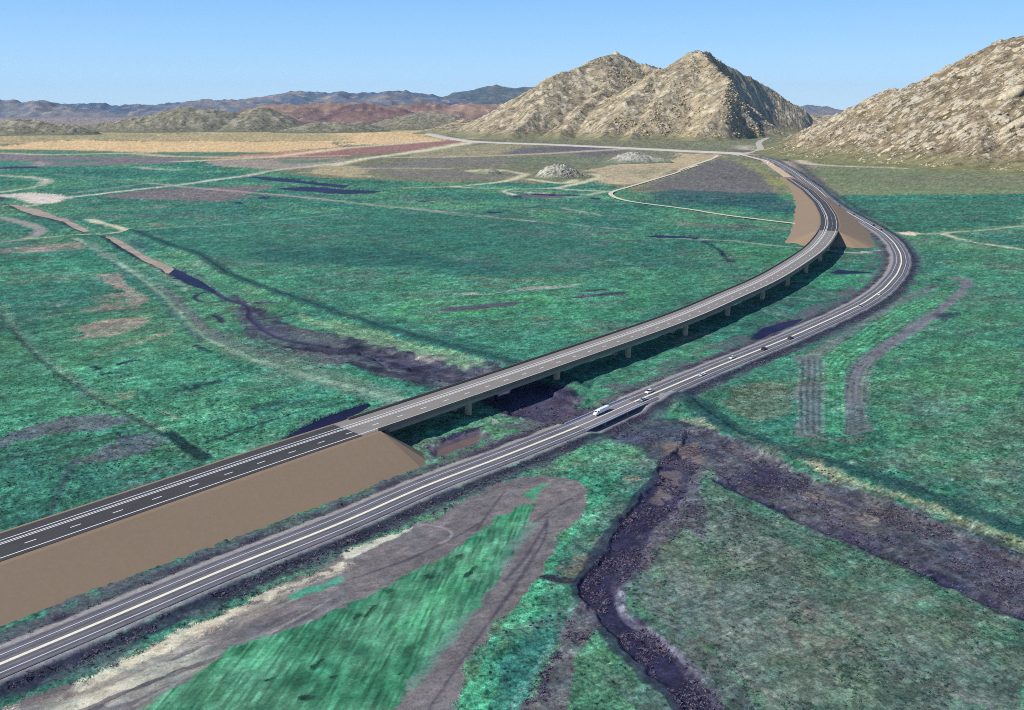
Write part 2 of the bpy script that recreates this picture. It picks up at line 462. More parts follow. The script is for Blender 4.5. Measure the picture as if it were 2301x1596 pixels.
TEAL = (50, 126, 102); DTEAL = (38, 106, 96); BRIGHT = (48, 158, 112); MAUVE = (116, 104, 112); SCRUB = (64, 58, 84)
NAVY = (42, 40, 74); CREAM = (212, 200, 172); OLIVE = (124, 121, 90); PINK = (160, 128, 120)
c0 = lin(TEAL) * ALB; c1 = lin((66, 132, 98)) * ALB; c2 = lin((42, 112, 98)) * ALB
t = sstep(.35, .65, N120)[:, None]; ncol[:] = c2 * (1 - t) + c1 * t
t = sstep(.5, .72, N25 * .5 + N120 * .5)[:, None]; ncol[:] = ncol * (1 - .35 * t) + lin((110, 122, 108)) * ALB * .35 * t
P_, S_ = 'P', 'S'
creek = [(1980, 20), (2120, -60), (2250, 40), (2193, 200), (2050, 330), (1950, 420), (1900, 560), (1870, 700), (1760, 830), (1750, 920), (1800, 1000), (1900, 1040), (2060, 1180), (2193, 1290), (2330, 1450), (2480, 1700), (2200, 1700), (2140, 1596), (2000, 1400), (1850, 1250), (1700, 1090), (1560, 960), (1500, 850), (1520, 760), (1600, 650), (1680, 520), (1760, 400), (1850, 300), (1950, 180), (2000, 120)]
# broad zones -------------------------------------------------------
paint(P_, '0', [(-900, 258), (-900, 346), (0, 346), (250, 352), (450, 360), (560, 366), (640, 386), (700, 399), (830, 403), (1000, 411), (1130, 407), (1195, 413), (1330, 409), (1400, 425), (1470, 437), (1600, 441), (1800, 441), (1880, 438), (2301, 435), (3300, 431), (3300, 258)], OLIVE, veg=.5, soft=30, jit=8)
paint(P_, '0', [(-900, 250), (-900, 296), (0, 296), (400, 292), (700, 288), (1000, 280), (1100, 268), (1100, 250)], (150, 128, 122), veg=.4, soft=400, jit=300)
paint(P_, '0', [(1880, 376), (2301, 388), (2900, 400), (2900, 432), (2301, 434), (1900, 437), (1800, 390)], (120, 126, 88), veg=.5)
paint(P_, '0', [(1900, 396), (2301, 398), (2700, 402), (2700, 420), (2301, 418), (2000, 412)], (132, 124, 98), op=.7, veg=.5)
paint(P_, '0', [(1880, 440), (2301, 438), (2301, 505), (2050, 520), (1960, 490)], (40, 112, 96), op=.8, rows=((2300, 440), (1900, 440), 9, .3))
paint(P_, '0', [(760, 340), (1100, 330), (1600, 345), (1500, 372), (1340, 380), (1000, 372), (800, 362)], (126, 120, 92), op=.8, veg=.45)
paint(P_, '0', [(290, 525), (450, 505), (800, 470), (1150, 470), (1400, 560), (1300, 618), (1145, 627), (1010, 617), (774, 595), (560, 597), (400, 570)], (36, 108, 92), op=.85, veg=.75)
paint(P_, '0', [(560, 545), (900, 560), (1150, 600), (1120, 622), (900, 600), (600, 592)], (28, 94, 88), op=.8)
paint(P_, '0', [(430, 520), (800, 500), (980, 530), (700, 560), (480, 545)], (62, 122, 96), op=.45, patch=1)
paint(P_, '0', [(520, 610), (900, 615), (1300, 640), (1500, 600), (1620, 600), (1500, 690), (1200, 800), (900, 720), (700, 670)], (52, 128, 102), op=.7)
paint(P_, '0', [(1250, 690), (1480, 640), (1450, 700), (1250, 760)], (42, 138, 100), op=.5)
paint(P_, '0', [(1480, 1180), (1600, 1080), (1800, 1150), (2301, 1380), (2301, 1650), (1660, 1620), (1500, 1420), (1420, 1330)], (90, 116, 100), veg=.8)
paint(P_, '0', [(1600, 1080), (1720, 1130), (2000, 1270), (2301, 1400), (2301, 1450), (1950, 1310), (1700, 1190)], (56, 120, 100), op=.6)
paint(P_, '0', [(1560, 1480), (1800, 2600), (2301, 1560), (2301, 1650), (1640, 1640)], (82, 112, 96), op=.5)
paint(P_, '0', [(1980, 640), (2301, 560), (2301, 1150), (2050, 1050), (1960, 900)], (62, 130, 100), op=.75)
paint(P_, '0', [(2030, 830), (2301, 780), (2301, 900), (2100, 900)], (70, 142, 98), op=.7)
paint(P_, '0', [(2150, 1040), (2301, 1010), (2301, 1090), (2230, 1090)], (120, 116, 106), op=.5, patch=1)
paint(P_, '0', [(1640, 870), (1760, 860), (1790, 930), (1700, 950), (1640, 920)], (108, 120, 104), op=.75)
paint(P_, '0', [(0, 1000), (300, 970), (560, 1020), (800, 930), (900, 850), (560, 760), (330, 800), (0, 860)], (50, 136, 108), op=.6)
# far fields, left ---------------------------------------------------
paint(P_, 'A', [(-900, 395), (0, 395), (400, 365), (1100, 375), (1290, 385), (1850, 350), (2301, 330), (2950, 345), (2950, 440), (1100, 432), (530, 425), (0, 458), (-900, 470)], (176, 152, 100), veg=.35)
paint(P_, 'A', [(0, 425), (500, 390), (1000, 390), (1200, 400), (800, 420), (300, 430)], (150, 142, 100), op=.6, veg=.4)
paint(P_, 'A', [(-900, 475), (0, 465), (330, 430), (560, 424), (1100, 432), (1600, 434), (2301, 430), (2301, 470), (1800, 505), (1350, 506), (900, 505), (400, 491), (0, 487), (-900, 490)], (214, 174, 112), veg=.2)
paint(P_, 'B', [(-20, 610), (300, 625), (520, 622), (545, 655), (650, 667), (830, 692), (400, 702), (0, 718)], (212, 172, 112), veg=.25)
paint(P_, 'A', [(1400, 547), (1800, 517), (2301, 471), (2301, 540), (1800, 546)], (182, 126, 100), veg=.2)
paint(P_, 'B', [(-120, 765), (0, 735), (400, 700), (700, 683), (840, 690), (860, 697), (500, 745), (0, 786), (-200, 800)], (150, 104, 90), veg=.2)
paint(P_, 'A', [(1900, 542), (2301, 497), (2360, 500), (2301, 542)], (148, 96, 86), veg=.2)
paint(P_, 'A', [(-600, 515), (0, 516), (350, 531), (900, 536), (1250, 546), (1240, 570), (900, 590), (500, 600), (280, 602), (0, 612), (-600, 620)], (124, 112, 114), veg=.3)
paint(P_, 'A', [(-600, 490), (0, 488), (400, 492), (900, 511), (1400, 506), (1700, 508), (1300, 532), (500, 530), (0, 518), (-600, 520)], (84, 122, 94), veg=.4)
paint(P_, 'A', [(-500, 560), (0, 560), (250, 566), (270, 590), (0, 602), (-500, 610)], (42, 128, 98))
paint(P_, 'A', [(270, 555), (700, 558), (650, 578), (350, 580)], (60, 120, 100), op=.8)
paint(P_, 'A', [(1400, 562), (2200, 546), (2301, 560), (2301, 602), (1800, 632), (1400, 592)], (156, 138, 124), veg=.3)
paint(P_, 'A', [(1850, 560), (2180, 555), (2200, 575), (1900, 582)], (70, 120, 92), op=.7)
paint(P_, 'B', [(-140, 830), (100, 860), (180, 925), (0, 932), (-300, 900)], (170, 152, 110), veg=.3)
paint(P_, 'A', [(690, 800), (1000, 757), (1400, 740), (1780, 722), (1830, 742), (1600, 790), (1720, 802), (1480, 835), (1200, 830), (900, 815)], (128, 104, 110), op=.8, veg=.4, jit=25)
for pts in ([(1000, 860), (1160, 868), (1050, 875)], [(700, 930), (860, 940), (760, 950)], [(980, 980), (1160, 985), (1000, 1000)], [(1280, 1000), (1440, 1000), (1380, 1012)], [(530, 890), (650, 895), (600, 902)]):
    paint(P_, 'A', pts, (152, 126, 118), op=.65, jit=12)
paint(P_, 'A', [(-60, 795), (200, 776), (400, 790), (480, 800), (370, 850), (230, 852), (150, 812), (0, 805)], (206, 190, 174), veg=.15, jit=5)
paint(P_, 'A', [(0, 800), (30, 830), (0, 845)], (60, 60, 80), op=.8)
# middle fields ------------------------------------------------------
paint(P_, 'B', [(1060, 765), (1200, 735), (1600, 722), (1900, 740), (1500, 770), (1100, 780)], (108, 98, 102), veg=.35)
paint(P_, 'B', [(1500, 765), (1760, 750), (1850, 760), (1700, 790), (1550, 790)], (106, 96, 106), op=.8, veg=.35)
paint(P_, 'B', [(100, 850), (600, 800), (1100, 800), (1200, 820), (900, 850), (500, 870), (150, 880)], (124, 112, 108), op=.7, veg=.35)
paint(P_, 'B', [(150, 890), (700, 885), (1180, 912), (900, 945), (400, 930)], (122, 106, 108), op=.7, veg=.35)
paint(P_, 'B', [(560, 740), (1000, 705), (1250, 708), (1100, 740), (1000, 780), (400, 795)], (164, 146, 108), op=.7, veg=.35)
paint(P_, 'B', [(1100, 800), (1700, 790), (1760, 840), (1500, 860), (1150, 850)], (108, 116, 88), op=.7, veg=.4)
paint(P_, 'B', [(1650, 900), (1850, 840), (2100, 825), (2301, 800), (2301, 866), (2050, 950), (1860, 980), (1700, 960)], (182, 158, 120), veg=.3)
paint(P_, 'B', [(1850, 890), (2050, 865), (2200, 880), (2000, 930)], (150, 142, 100), op=.7)
paint(P_, 'C', [(0, 895), (200, 905), (250, 915), (120, 960), (0, 1010)], (186, 160, 118), veg=.3)
paint(P_, 'C', [(-20, 1045), (100, 1000), (200, 960), (330, 935), (450, 965), (540, 1010), (600, 1070), (660, 1140), (640, 1160), (400, 1165), (0, 1142), (-330, 1148), (-200, 1100)], (112, 103, 100), veg=.45)
paint(P_, 'C', [(-200, 1145), (0, 1142), (400, 1165), (640, 1160), (780, 1230), (800, 1290), (600, 1280), (300, 1240), (-200, 1210)], (34, 86, 92), op=.85)
paint(P_, 'C', [(350, 935), (455, 955), (535, 985), (600, 1040), (655, 1080), (730, 1120), (800, 1170), (790, 1200), (700, 1160), (640, 1100), (570, 1030), (490, 985)], (142, 138, 76), veg=.4)
paint(P_, 'C', [(690, 1150), (790, 1180), (830, 1215), (790, 1250), (730, 1190)], (70, 128, 92))
paint(P_, 'C', [(380, 870), (520, 880), (600, 900), (700, 930), (560, 930), (400, 895)], (112, 104, 96), veg=.3)
paint(P_, 'C', [(580, 940), (640, 945), (700, 1000), (750, 1050), (740, 1070), (680, 1030)], (200, 176, 142), veg=.2)
paint(P_, 'C', [(680, 945), (770, 950), (860, 1010), (960, 1100), (1040, 1180), (900, 1080), (800, 1020)], (176, 150, 128), veg=.3)
paint(S_, 'C', [(700, 925), (800, 960), (870, 1040), (960, 1110), (1100, 1210), (1300, 1330), (1500, 1420)], (54, 66, 76), w=6, op=.8)
paint(P_, 'F', [(0, 330), (300, 350), (790, 372), (780, 386), (400, 378), (0, 362)], (126, 108, 112), op=.6)
paint(P_, 'F', [(0, 420), (100, 425), (130, 435), (250, 500), (330, 560), (370, 597), (330, 597), (240, 510), (110, 447), (0, 434), (-200, 440), (-150, 428)], (24, 56, 80), jit=2, dep=1.0)
paint(P_, 'F', [(0, 470), (40, 490), (60, 550), (0, 560)], (126, 110, 112), op=.6, patch=1)
paint(P_, 'F', [(300, 480), (700, 510), (850, 540), (800, 620), (500, 630), (380, 560)], (36, 132, 96), op=.6)
paint(P_, 'F', [(780, 690), (1000, 680), (1380, 690), (1300, 780), (1000, 790), (820, 740)], (36, 140, 100), op=.7, rows=((960, 790), (1060, 690), 6, .5))
paint(P_, 'F', [(980, 560), (1300, 560), (1380, 640), (1100, 640), (980, 620)], (40, 116, 96), op=.6)
paint(P_, 'F', [(440, 880), (700, 850), (900, 830), (700, 950), (500, 960)], (40, 96, 96), op=.6)
paint(P_, 'F', [(0, 1110), (200, 1060), (280, 1050), (100, 1110), (0, 1140)], (140, 120, 112), op=.6)
# dark water edge washes -------------------------------------------------
paint(P_, 'E', [(0, 770), (200, 790), (350, 830), (550, 870), (700, 900), (850, 930), (970, 945), (900, 1015), (720, 1012), (560, 992), (400, 932), (270, 892), (100, 832), (0, 800), (-160, 790), (-80, 770)], (66, 60, 88), veg=.45, dep=1.4)
paint(P_, 'E', [(250, 830), (500, 890), (760, 930), (880, 960), (760, 1000), (560, 970), (350, 900)], (50, 48, 86), op=.8, veg=.2)
for c_, o_, f_ in (((58, 54, 82), .95, 1), ((116, 110, 122), .7, .8), ((36, 34, 64), .85, .8)):
    paint(P_, '0', [(520, 660), (600, 700), (660, 735), (780, 755), (920, 782), (1120, 822), (1150, 838), (1110, 872), (960, 868), (820, 832), (660, 790), (560, 760)], c_, op=o_, patch=f_, jit=9, veg=.7, rows=((620, 735), (1100, 845), 2.2, .4))
    paint(P_, '0', [(1060, 880), (1180, 850), (1300, 880), (1440, 890), (1440, 925), (1300, 960), (1180, 950), (1080, 910)], c_, op=o_, patch=f_, jit=8, veg=.7)
    paint(P_, '0', [(1330, 950), (1480, 905), (1560, 935), (1640, 1000), (1600, 1060), (1500, 1060), (1440, 1010), (1360, 985)], c_, op=o_ * .8, patch=f_, jit=8, veg=.7)
    N6 = 1 - N6
N6 = 1 - N6
paint(P_, 'E', [(30, 770), (300, 790), (600, 850), (980, 940), (900, 950), (500, 870), (200, 800)], (108, 96, 110), op=.5, patch=1)
paint(P_, 'E', [(1000, 1060), (1180, 1040), (1330, 1020), (1430, 1080), (1600, 1140), (1760, 1150), (1680, 1230), (1500, 1290), (1350, 1312), (1230, 1262), (1100, 1222), (980, 1150)], (60, 54, 84), veg=.5, dep=1.8)
paint(P_, 'E', [(1050, 1070), (1280, 1060), (1440, 1150), (1300, 1230), (1120, 1160)], (68, 64, 92), op=.8, veg=.25)
paint(P_, 'E', [(1330, 1100), (1480, 1110), (1640, 1170), (1500, 1210), (1380, 1170)], (84, 66, 88), op=.6, veg=.6)
paint(P_, 'E', [(530, 1450), (800, 1340), (930, 1310), (930, 1390), (700, 1490), (600, 1520)], (92, 82, 96), veg=.3, dep=.5)
paint(S_, 'E', [(520, 1455), (700, 1385), (930, 1310)], (58, 54, 84), w=4)
paint(P_, 'E', [(870, 1180), (960, 1180), (1060, 1245), (960, 1235)], (158, 148, 152), op=.8, veg=.3)
paint(P_, 'E', [(980, 1265), (1050, 1270), (1030, 1300), (970, 1295)], (170, 160, 150), op=.8, veg=.3)
paint(P_, 'E', [(0, 640), (200, 680), (500, 770), (800, 850), (960, 920), (800, 905), (500, 835), (200, 760), (0, 700), (-300, 620), (-300, 560)], (116, 148, 112), op=.7)
paint(P_, 'E', [(100, 740), (250, 735), (400, 790), (250, 790)], (150, 146, 132), op=.6, patch=1)
paint(P_, 'E', [(510, 850), (620, 835), (650, 860), (560, 870)], (160, 140, 136), op=.7)
# middle ovals
oval = [(340, 545), (420, 500), (700, 478), (1000, 455), (1300, 440), (1350, 465), (1300, 492), (800, 562), (500, 592), (380, 578)]
paint(S_, 'E', oval + [oval[0]], (66, 158, 104), w=11, op=.7)
paint(S_, 'E', [(1350, 465), (1600, 470), (1900, 450), (2050, 420), (1950, 400), (1700, 400)], (66, 150, 104), w=10, op=.6)
paint(P_, 'E', [(590, 537), (700, 515), (1100, 488), (1230, 478), (1100, 512), (700, 548)], (84, 84, 98), veg=.5, jit=4)
paint(P_, 'E', [(1480, 452), (1600, 434), (1880, 413), (1880, 430), (1600, 457)], (74, 62, 90), jit=3)
paint(P_, 'E', [(1480, 422), (1740, 393), (1740, 400), (1600, 416)], (72, 64, 80), jit=2)
paint(P_, 'E', [(720, 430), (850, 414), (940, 432), (1100, 404), (1130, 410), (950, 436), (850, 438)], (176, 162, 150), jit=6, veg=.3, patch=.8, op=.8)
paint(P_, 'E', [(1120, 403), (1200, 384), (1400, 372), (1600, 358), (1500, 385), (1200, 406)], (176, 162, 150), jit=6, veg=.3, patch=.8, op=.8)
for pts in ([(210, 432), (400, 425), (575, 424), (450, 441)], [(470, 378), (545, 375), (500, 386)], [(1760, 130), (1930, 142), (1850, 152)], [(320, 340), (370, 338), (340, 348)], [(900, 380), (1080, 375), (1000, 390)], [(1260, 570), (1400, 590), (1360, 640), (1260, 620)], [(1700, 200), (1930, 195), (1800, 210)]):
    paint(P_, 'E', pts, (150, 116, 112), op=.6, jit=8, patch=.8)
# left farmland -------------------------------------------------------
for pts, o in (([(620, 300), (790, 292), (870, 370), (1005, 470), (930, 522), (600, 552), (520, 547), (700, 500), (600, 450), (820, 420), (700, 370)], .8),
               ([(470, 650), (700, 600), (1000, 570), (1000, 610), (900, 680), (700, 720), (480, 735), (560, 690)], .75), ([(600, 820), (750, 780), (1200, 650), (1150, 700), (900, 770), (640, 850)], .55),
               ([(300, 505), (400, 490), (470, 495), (380, 510)], .7), ([(0, 130), (300, 100), (560, 78), (575, 130), (350, 156), (0, 166)], .8), ([(0, 345), (400, 325), (640, 312), (400, 345), (0, 362)], .6),
               ([(100, 690), (200, 695), (200, 720), (150, 720)], .6)):
    paint(P_, 'D', pts, (172, 138, 130), op=o, jit=9, patch=.9, veg=.5)
paint(P_, 'D', [(0, 160), (600, 130), (740, 270), (560, 330), (300, 300), (0, 340)], (36, 122, 96), op=.6, rows=((0, 200), (60, 330), 6, .5))
paint(P_, 'D', [(780, 1080), (870, 1090), (890, 1125), (800, 1115)], (130, 142, 116), op=.7)
paint(P_, 'D', [(1050, 1190), (1200, 1240), (1180, 1260), (1080, 1230)], (128, 130, 116), op=.6)
paint(P_, 'D', [(-300, 1400), (0, 1395), (400, 1250), (700, 1223), (860, 1240), (870, 1290), (650, 1332), (300, 1372), (0, 1442), (-300, 1480)], (98, 98, 114), op=.85, veg=.7)
paint(P_, 'D', [(540, 1534), (650, 1480), (800, 1400), (1000, 1358), (1120, 1400), (1050, 1450), (850, 1540)], (94, 92, 112), op=.8, veg=.7)
paint(P_, 'D', [(1600, 1190), (1900, 1110), (2100, 1130), (1900, 1200), (1650, 1260)], (36, 104, 100), op=.7)
for pts in ([(790, 900), (850, 885), (900, 870)], [(690, 970), (770, 955)], [(1310, 775), (1390, 815)], [(1480, 848), (1560, 862)], [(1200, 1070), (1240, 1025), (1330, 1025)], [(1290, 1060), (1400, 1015), (1500, 1008)], [(1070, 1385), (1100, 1375)], [(620, 920), (660, 930)]):
    paint(S_, 'D', pts, (34, 52, 72), w=5, jit=4.5, patch=.7)
paint(S_, 'D', [(1370, 1420), (1600, 1340), (1850, 1260), (2301, 1150)], (40, 60, 78), w=2.2, op=.9)
paint(S_, 'D', [(0, 2600), (500, 1534)], (60, 70, 90), w=3, op=.6)
paint(P_, 'D', [(-60, 480), (30, 480), (200, 720), (420, 920), (800, 1170), (1400, 1480), (1300, 1540), (700, 1180), (380, 960), (120, 740)], (84, 122, 110), op=.6, jit=5)
for o in (-12, -4, 4, 12):
    paint(S_, 'D', [(0 + o, 500), (60 + o, 620), (150 + o, 740), (300 + o, 880), (450 + o, 990), (600 + o, 1080), (760 + o * 1.4, 1180), (950 + o * 1.6, 1270), (1100 + o * 2, 1350), (1250 + o * 2, 1440), (1380 + o * 2, 1534)], (14, 56, 62), w=2.6, op=1.0)  # relief shadow along the field lines, drawn as dark strokes
    paint(S_, 'D', [(5 + o, 500), (65 + o, 620), (155 + o, 740), (306 + o, 880), (456 + o, 990), (606 + o, 1080), (768 + o * 1.4, 1180), (958 + o * 1.6, 1270), (1110 + o * 2, 1350)], (106, 148, 124), w=2.0, op=.8)
for y0 in (1440, 1475, 1534):
    paint(S_, 'D', [(-200, y0 + 80), (300, y0 + 8), (900, y0 - 105)], (52, 64, 84), w=1.8, op=.55)
# the canal's bank shadow painted as navy strokes, and its pale worn banks
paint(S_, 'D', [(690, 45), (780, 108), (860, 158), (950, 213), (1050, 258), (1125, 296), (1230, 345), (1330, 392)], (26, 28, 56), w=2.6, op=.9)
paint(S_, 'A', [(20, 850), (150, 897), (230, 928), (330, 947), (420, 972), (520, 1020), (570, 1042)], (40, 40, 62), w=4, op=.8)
paint(P_, 'D', [(1180, 245), (1320, 290), (1400, 340), (1450, 395), (1400, 370), (1300, 320)], (70, 66, 92), op=.8, patch=1, jit=5)
paint(P_, 'D', [(800, 60), (960, 90), (1030, 150), (940, 140)], (74, 76, 100), op=.7, patch=1, jit=5)
# grassy levee track and edges
paint(P_, 'D', [(480, 60), (640, 90), (900, 250), (1150, 420), (1360, 640), (1480, 740), (2301, 960), (2700, 1090), (2700, 1180), (2301, 1090), (1800, 930), (1450, 800), (1270, 690), (1080, 470), (820, 260), (600, 110)], (104, 130, 112), op=.75, jit=5, veg=.7)
paint(P_, 'D', [(1000, 300), (1200, 440), (1400, 640), (1700, 760), (2301, 840), (2301, 940), (1800, 860), (1420, 740), (1260, 600), (1100, 440)], (110, 106, 116), op=.85, patch=1, jit=8)
paint(P_, 'D', [(1500, 500), (1700, 560), (1850, 660), (2301, 720), (2301, 780), (1900, 760), (1700, 690), (1560, 600)], (92, 96, 108), op=.8, patch=1, jit=8)
for o in (-6, 6):
    paint(S_, 'D', [(500 + o, 60), (600 + o, 100), (700 + o, 180), (850 + o, 260), (1000 + o, 370), (1100 + o, 450), (1200 + o, 560), (1290 + o, 660), (1380 + o, 730), (1550, 810 + o), (1700, 870 + o), (1900, 930 + o), (2100, 990 + o), (2301, 1040 + o), (2500, 1095 + o), (2800, 1165 + o)], (128, 156, 134), w=2.4, op=.85, veg=.6)
paint(S_, 'D', [(540, 50), (640, 130), (760, 230), (900, 330), (1050, 440), (1150, 560), (1250, 660), (1340, 740)], (60, 96, 100), w=6, op=.5)
paint(P_, 'D', [(1040, 230), (1150, 300), (1280, 390), (1240, 410), (1130, 340), (1000, 250), (900, 190)], (152, 140, 136), op=.7, patch=1)
paint(P_, 'D', [(1080, 400), (1200, 480), (1400, 680), (1340, 680), (1200, 560)], (110, 116, 110), op=.5, patch=1)
paint(P_, 'D', [(1500, 640), (1900, 690), (2301, 740), (2301, 830), (1900, 780), (1700, 760)], (92, 100, 104), op=.45, patch=1)
paint(P_, 'D', [(1860, 640), (2301, 690), (2301, 740), (2000, 720)], (112, 120, 112), op=.5, patch=1)
# right fields ------------------------------------------------------
paint(P_, 'F', [(800, 1240), (900, 1240), (960, 1250), (945, 1534), (795, 1534)], (104, 112, 116), veg=.6, rows=((850, 1240), (850, 1534), 2.4, .4))
paint(P_, 'I', [(572, 0), (690, 0), (700, 240), (582, 250)], (100, 112, 116), veg=.6, rows=((630, 0), (640, 240), 2.0, .45))
gloop = [(965, 1250), (1070, 1170), (1300, 1010), (1500, 900), (1780, 790), (1790, 830), (1500, 980), (1250, 1170), (1120, 1270), (1070, 1350), (1085, 1534), (960, 1534)]
paint(P_, 'F', gloop, (44, 140, 100), rows=((1000, 1220), (1500, 930), 3, .35))
paint(P_, 'I', [(700, 0), (795, 0), (805, 232), (705, 235)], (42, 142, 104), rows=((750, 0), (750, 230), 2, .4))
paint(P_, 'I', [(800, 0), (895, 0), (922, 232), (820, 242)], (98, 108, 114), veg=.7, rows=((850, 0), (870, 230), 2.0, .4))
paint(S_, 'I', [(590, 240), (680, 275), (780, 285), (900, 265)], (104, 116, 112), w=5, op=.8)
paint(S_, 'F', [(1160, 1534), (1160, 1400), (1205, 1300), (1330, 1190), (1500, 1080), (1700, 950), (1830, 850), (1900, 780), (1925, 740), (1895, 700), (1830, 715)], (114, 112, 118), w=8, veg=.4)
paint(S_, 'F', [(860, 1260), (960, 1185), (1060, 1120), (1300, 960), (1500, 850), (1720, 755)], (106, 116, 116), w=9, op=.85, veg=.6)
paint(S_, 'F', [(1215, 1534), (1220, 1400), (1260, 1330)], (110, 140, 124), w=2, op=.7)
for k_ in range(9):
    t_ = k_ / 8.0
    paint(S_, 'F', [(965 + 125 * t_, 1534), (960 + 115 * t_, 1260 + 90 * t_), (1070 + 60 * t_, 1170 + 95 * t_), (1300 + 20 * t_, 1010 + 120 * t_), (1500 + 10 * t_, 900 + 90 * t_), (1775 + 12 * t_, 792 + 40 * t_)], (30, 104, 84) if k_ % 2 else (84, 166, 116), w=1.8, op=.7, jit=.5)
    paint(S_, 'F', [(800 + 170 * t_, 1534), (805 + 160 * t_, 1250)], (52, 76, 88) if k_ % 2 else (124, 132, 132), w=1.6, op=.7, jit=.5)
    paint(S_, 'F', [(1100 + 160 * t_, 1534), (1105 + 150 * t_, 1400), (1150 + 130 * t_, 1290 + 30 * t_), (1330 + 10 * t_, 1160 + 70 * t_), (1500 + 10 * t_, 1060 + 50 * t_), (1830 + 5 * t_, 840 + 30 * t_)], (74, 84, 98) if k_ % 2 else (132, 132, 136), w=1.6, op=.6, jit=.5)
    paint(S_, 'I', [(575 + 120 * t_, 0), (585 + 115 * t_, 240)], (52, 76, 88) if k_ % 2 else (124, 132, 132), w=1.4, op=.7, jit=.4)
    paint(S_, 'I', [(705 + 90 * t_, 0), (708 + 92 * t_, 232)], (26, 96, 80) if k_ % 2 else (70, 160, 118), w=1.4, op=.7, jit=.4)
    paint(S_, 'I', [(660 + 300 * t_, 300 - 20 * t_), (1100 + 260 * t_, 440 - 20 * t_), (1680, 640 - 100 * t_)], (30, 96, 84) if k_ % 2 else (80, 140, 108), w=1.5, op=.5, jit=.5, patch=.5)
for pts in ([(1640, 775), (1750, 735), (1740, 760), (1650, 790)], [(1700, 950), (1900, 930), (1780, 990)], [(1660, 705), (1740, 715), (1750, 730)], [(2030, 615), (2110, 610), (2100, 625)]):
    paint(P_, 'F', pts, (48, 52, 84), op=.8, jit=5)
paint(S_, 'F', [(1950, 815), (2100, 830), (2301, 850)], (44, 70, 84), w=4, op=.7)
for pts in ([(1400, 1230), (1560, 1230), (1500, 1280), (1420, 1260)], [(1950, 610), (2301, 620), (2301, 670), (2100, 650)], [(1680, 1490), (1740, 1490), (1700, 1520)], [(1600, 700), (1690, 690), (1640, 715)]):
    paint(P_, 'F', pts, (116, 110, 112), op=.6, patch=1, jit=8)
paint(P_, 'I', [(20, 100), (130, 170), (250, 240), (400, 310), (420, 280), (250, 190), (160, 120), (60, 60)], (28, 84, 92), op=.8)
paint(P_, 'I', [(640, 300), (1000, 420), (1680, 640), (1680, 560), (1100, 380), (760, 290)], (40, 118, 96), op=.8, rows=((700, 300), (1680, 640), 2.6, .4))
paint(P_, 'I', [(1000, 450), (1150, 490), (1340, 590), (1250, 580), (1050, 500)], (70, 66, 84), op=.75, jit=3)
paint(P_, 'I', [(0, 190), (150, 240), (400, 330), (600, 400), (740, 490), (900, 530), (1100, 590), (1300, 670), (1500, 750), (1680, 850), (1680, 800), (1500, 720), (1300, 640), (1100, 560), (900, 500), (700, 420), (400, 300), (150, 210), (0, 165)], (142, 148, 122), op=.75)
paint(P_, 'I', [(640, 400), (720, 440), (760, 500), (700, 470)], (196, 180, 150), op=.7)
paint(P_, 'I', [(0, 212), (200, 262), (400, 352), (600, 422), (730, 502), (900, 542), (1100, 612), (1300, 702), (1500, 772), (1680, 862), (1680, 1120), (1500, 1050), (1300, 980), (1100, 870), (900, 790), (700, 720), (500, 610), (350, 560), (200, 470), (100, 400), (0, 382)], (86, 78, 98), veg=.6, dep=1.2)
for k_, (c_, o_) in enumerate((((96, 104, 108), .7), ((128, 112, 128), .55), ((38, 36, 68), .7))):
    paint(P_, 'I', [(-20, 190), (200, 240), (400, 330), (730, 480), (900, 520), (1100, 590), (1300, 680), (1500, 750), (1680, 840), (1680, 1150), (1500, 1080), (1300, 1010), (1100, 900), (900, 820), (700, 750), (500, 640), (350, 590), (200, 500), (100, 430), (-20, 402)], c_, op=o_, patch=.8 if k_ else .6, jit=10 + 3 * k_, veg=.8, rows=((0, 300), (1500, 950), 1.2, .5))
    paint(P_, 'H', [(x_ + dx_, y_) for (x_, y_), dx_ in zip(creek, [-30, 30, 60, 60, 60, 60, 60, 60, 60, 60, 60, 60, 60, 60, 60, 60] + [-40] * 20)], c_, op=o_ * .8, patch=.7, jit=6 + 2 * k_, veg=.8)
paint(P_, '0', [(1500, 1180), (1640, 1120), (2000, 1290), (2301, 1420), (2301, 1620), (1700, 1600), (1520, 1420), (1440, 1320)], (118, 112, 116), op=.6, patch=1, jit=12, veg=.8)
paint(P_, '0', [(1700, 1330), (1900, 1360), (2000, 1480), (1800, 1480)], (140, 112, 112), op=.5, patch=1, jit=12, veg=.8)
paint(P_, 'I', [(900, 560), (1100, 622), (1300, 712), (1500, 780), (1680, 870), (1680, 900), (1400, 790), (1100, 670), (900, 600)], (116, 96, 104), op=.7, patch=1)
paint(P_, 'I', [(200, 270), (400, 360), (560, 420), (500, 400), (300, 340)], (116, 96, 104), op=.7, patch=1)
paint(P_, 'I', [(150, 420), (300, 360), (450, 410), (600, 500), (560, 532), (400, 500), (250, 450)], (54, 50, 82), op=.9, jit=5)
paint(P_, 'I', [(950, 700), (1250, 720), (1350, 790), (1250, 812), (1050, 772)], (54, 52, 82), op=.8, jit=5)
paint(S_, 'I', [(180, 470), (400, 572), (600, 662), (800, 732), (1000, 832), (1200, 912), (1400, 1012), (1680, 1092)], (48, 44, 80), w=8, op=.9, dep=1.2)
paint(P_, 'I', [(780, 652), (900, 620), (1000, 640), (980, 690), (850, 680)], (158, 136, 134), op=.7, patch=.8, jit=4)
paint(P_, 'I', [(580, 520), (700, 515), (720, 545), (620, 548)], (140, 118, 108), op=.6, jit=4)
paint(P_, 'K', [(500, 1100), (700, 1010), (900, 1020), (1000, 1100), (940, 1180), (800, 1150), (600, 1130)], (48, 46, 82), veg=.5, dep=.8)
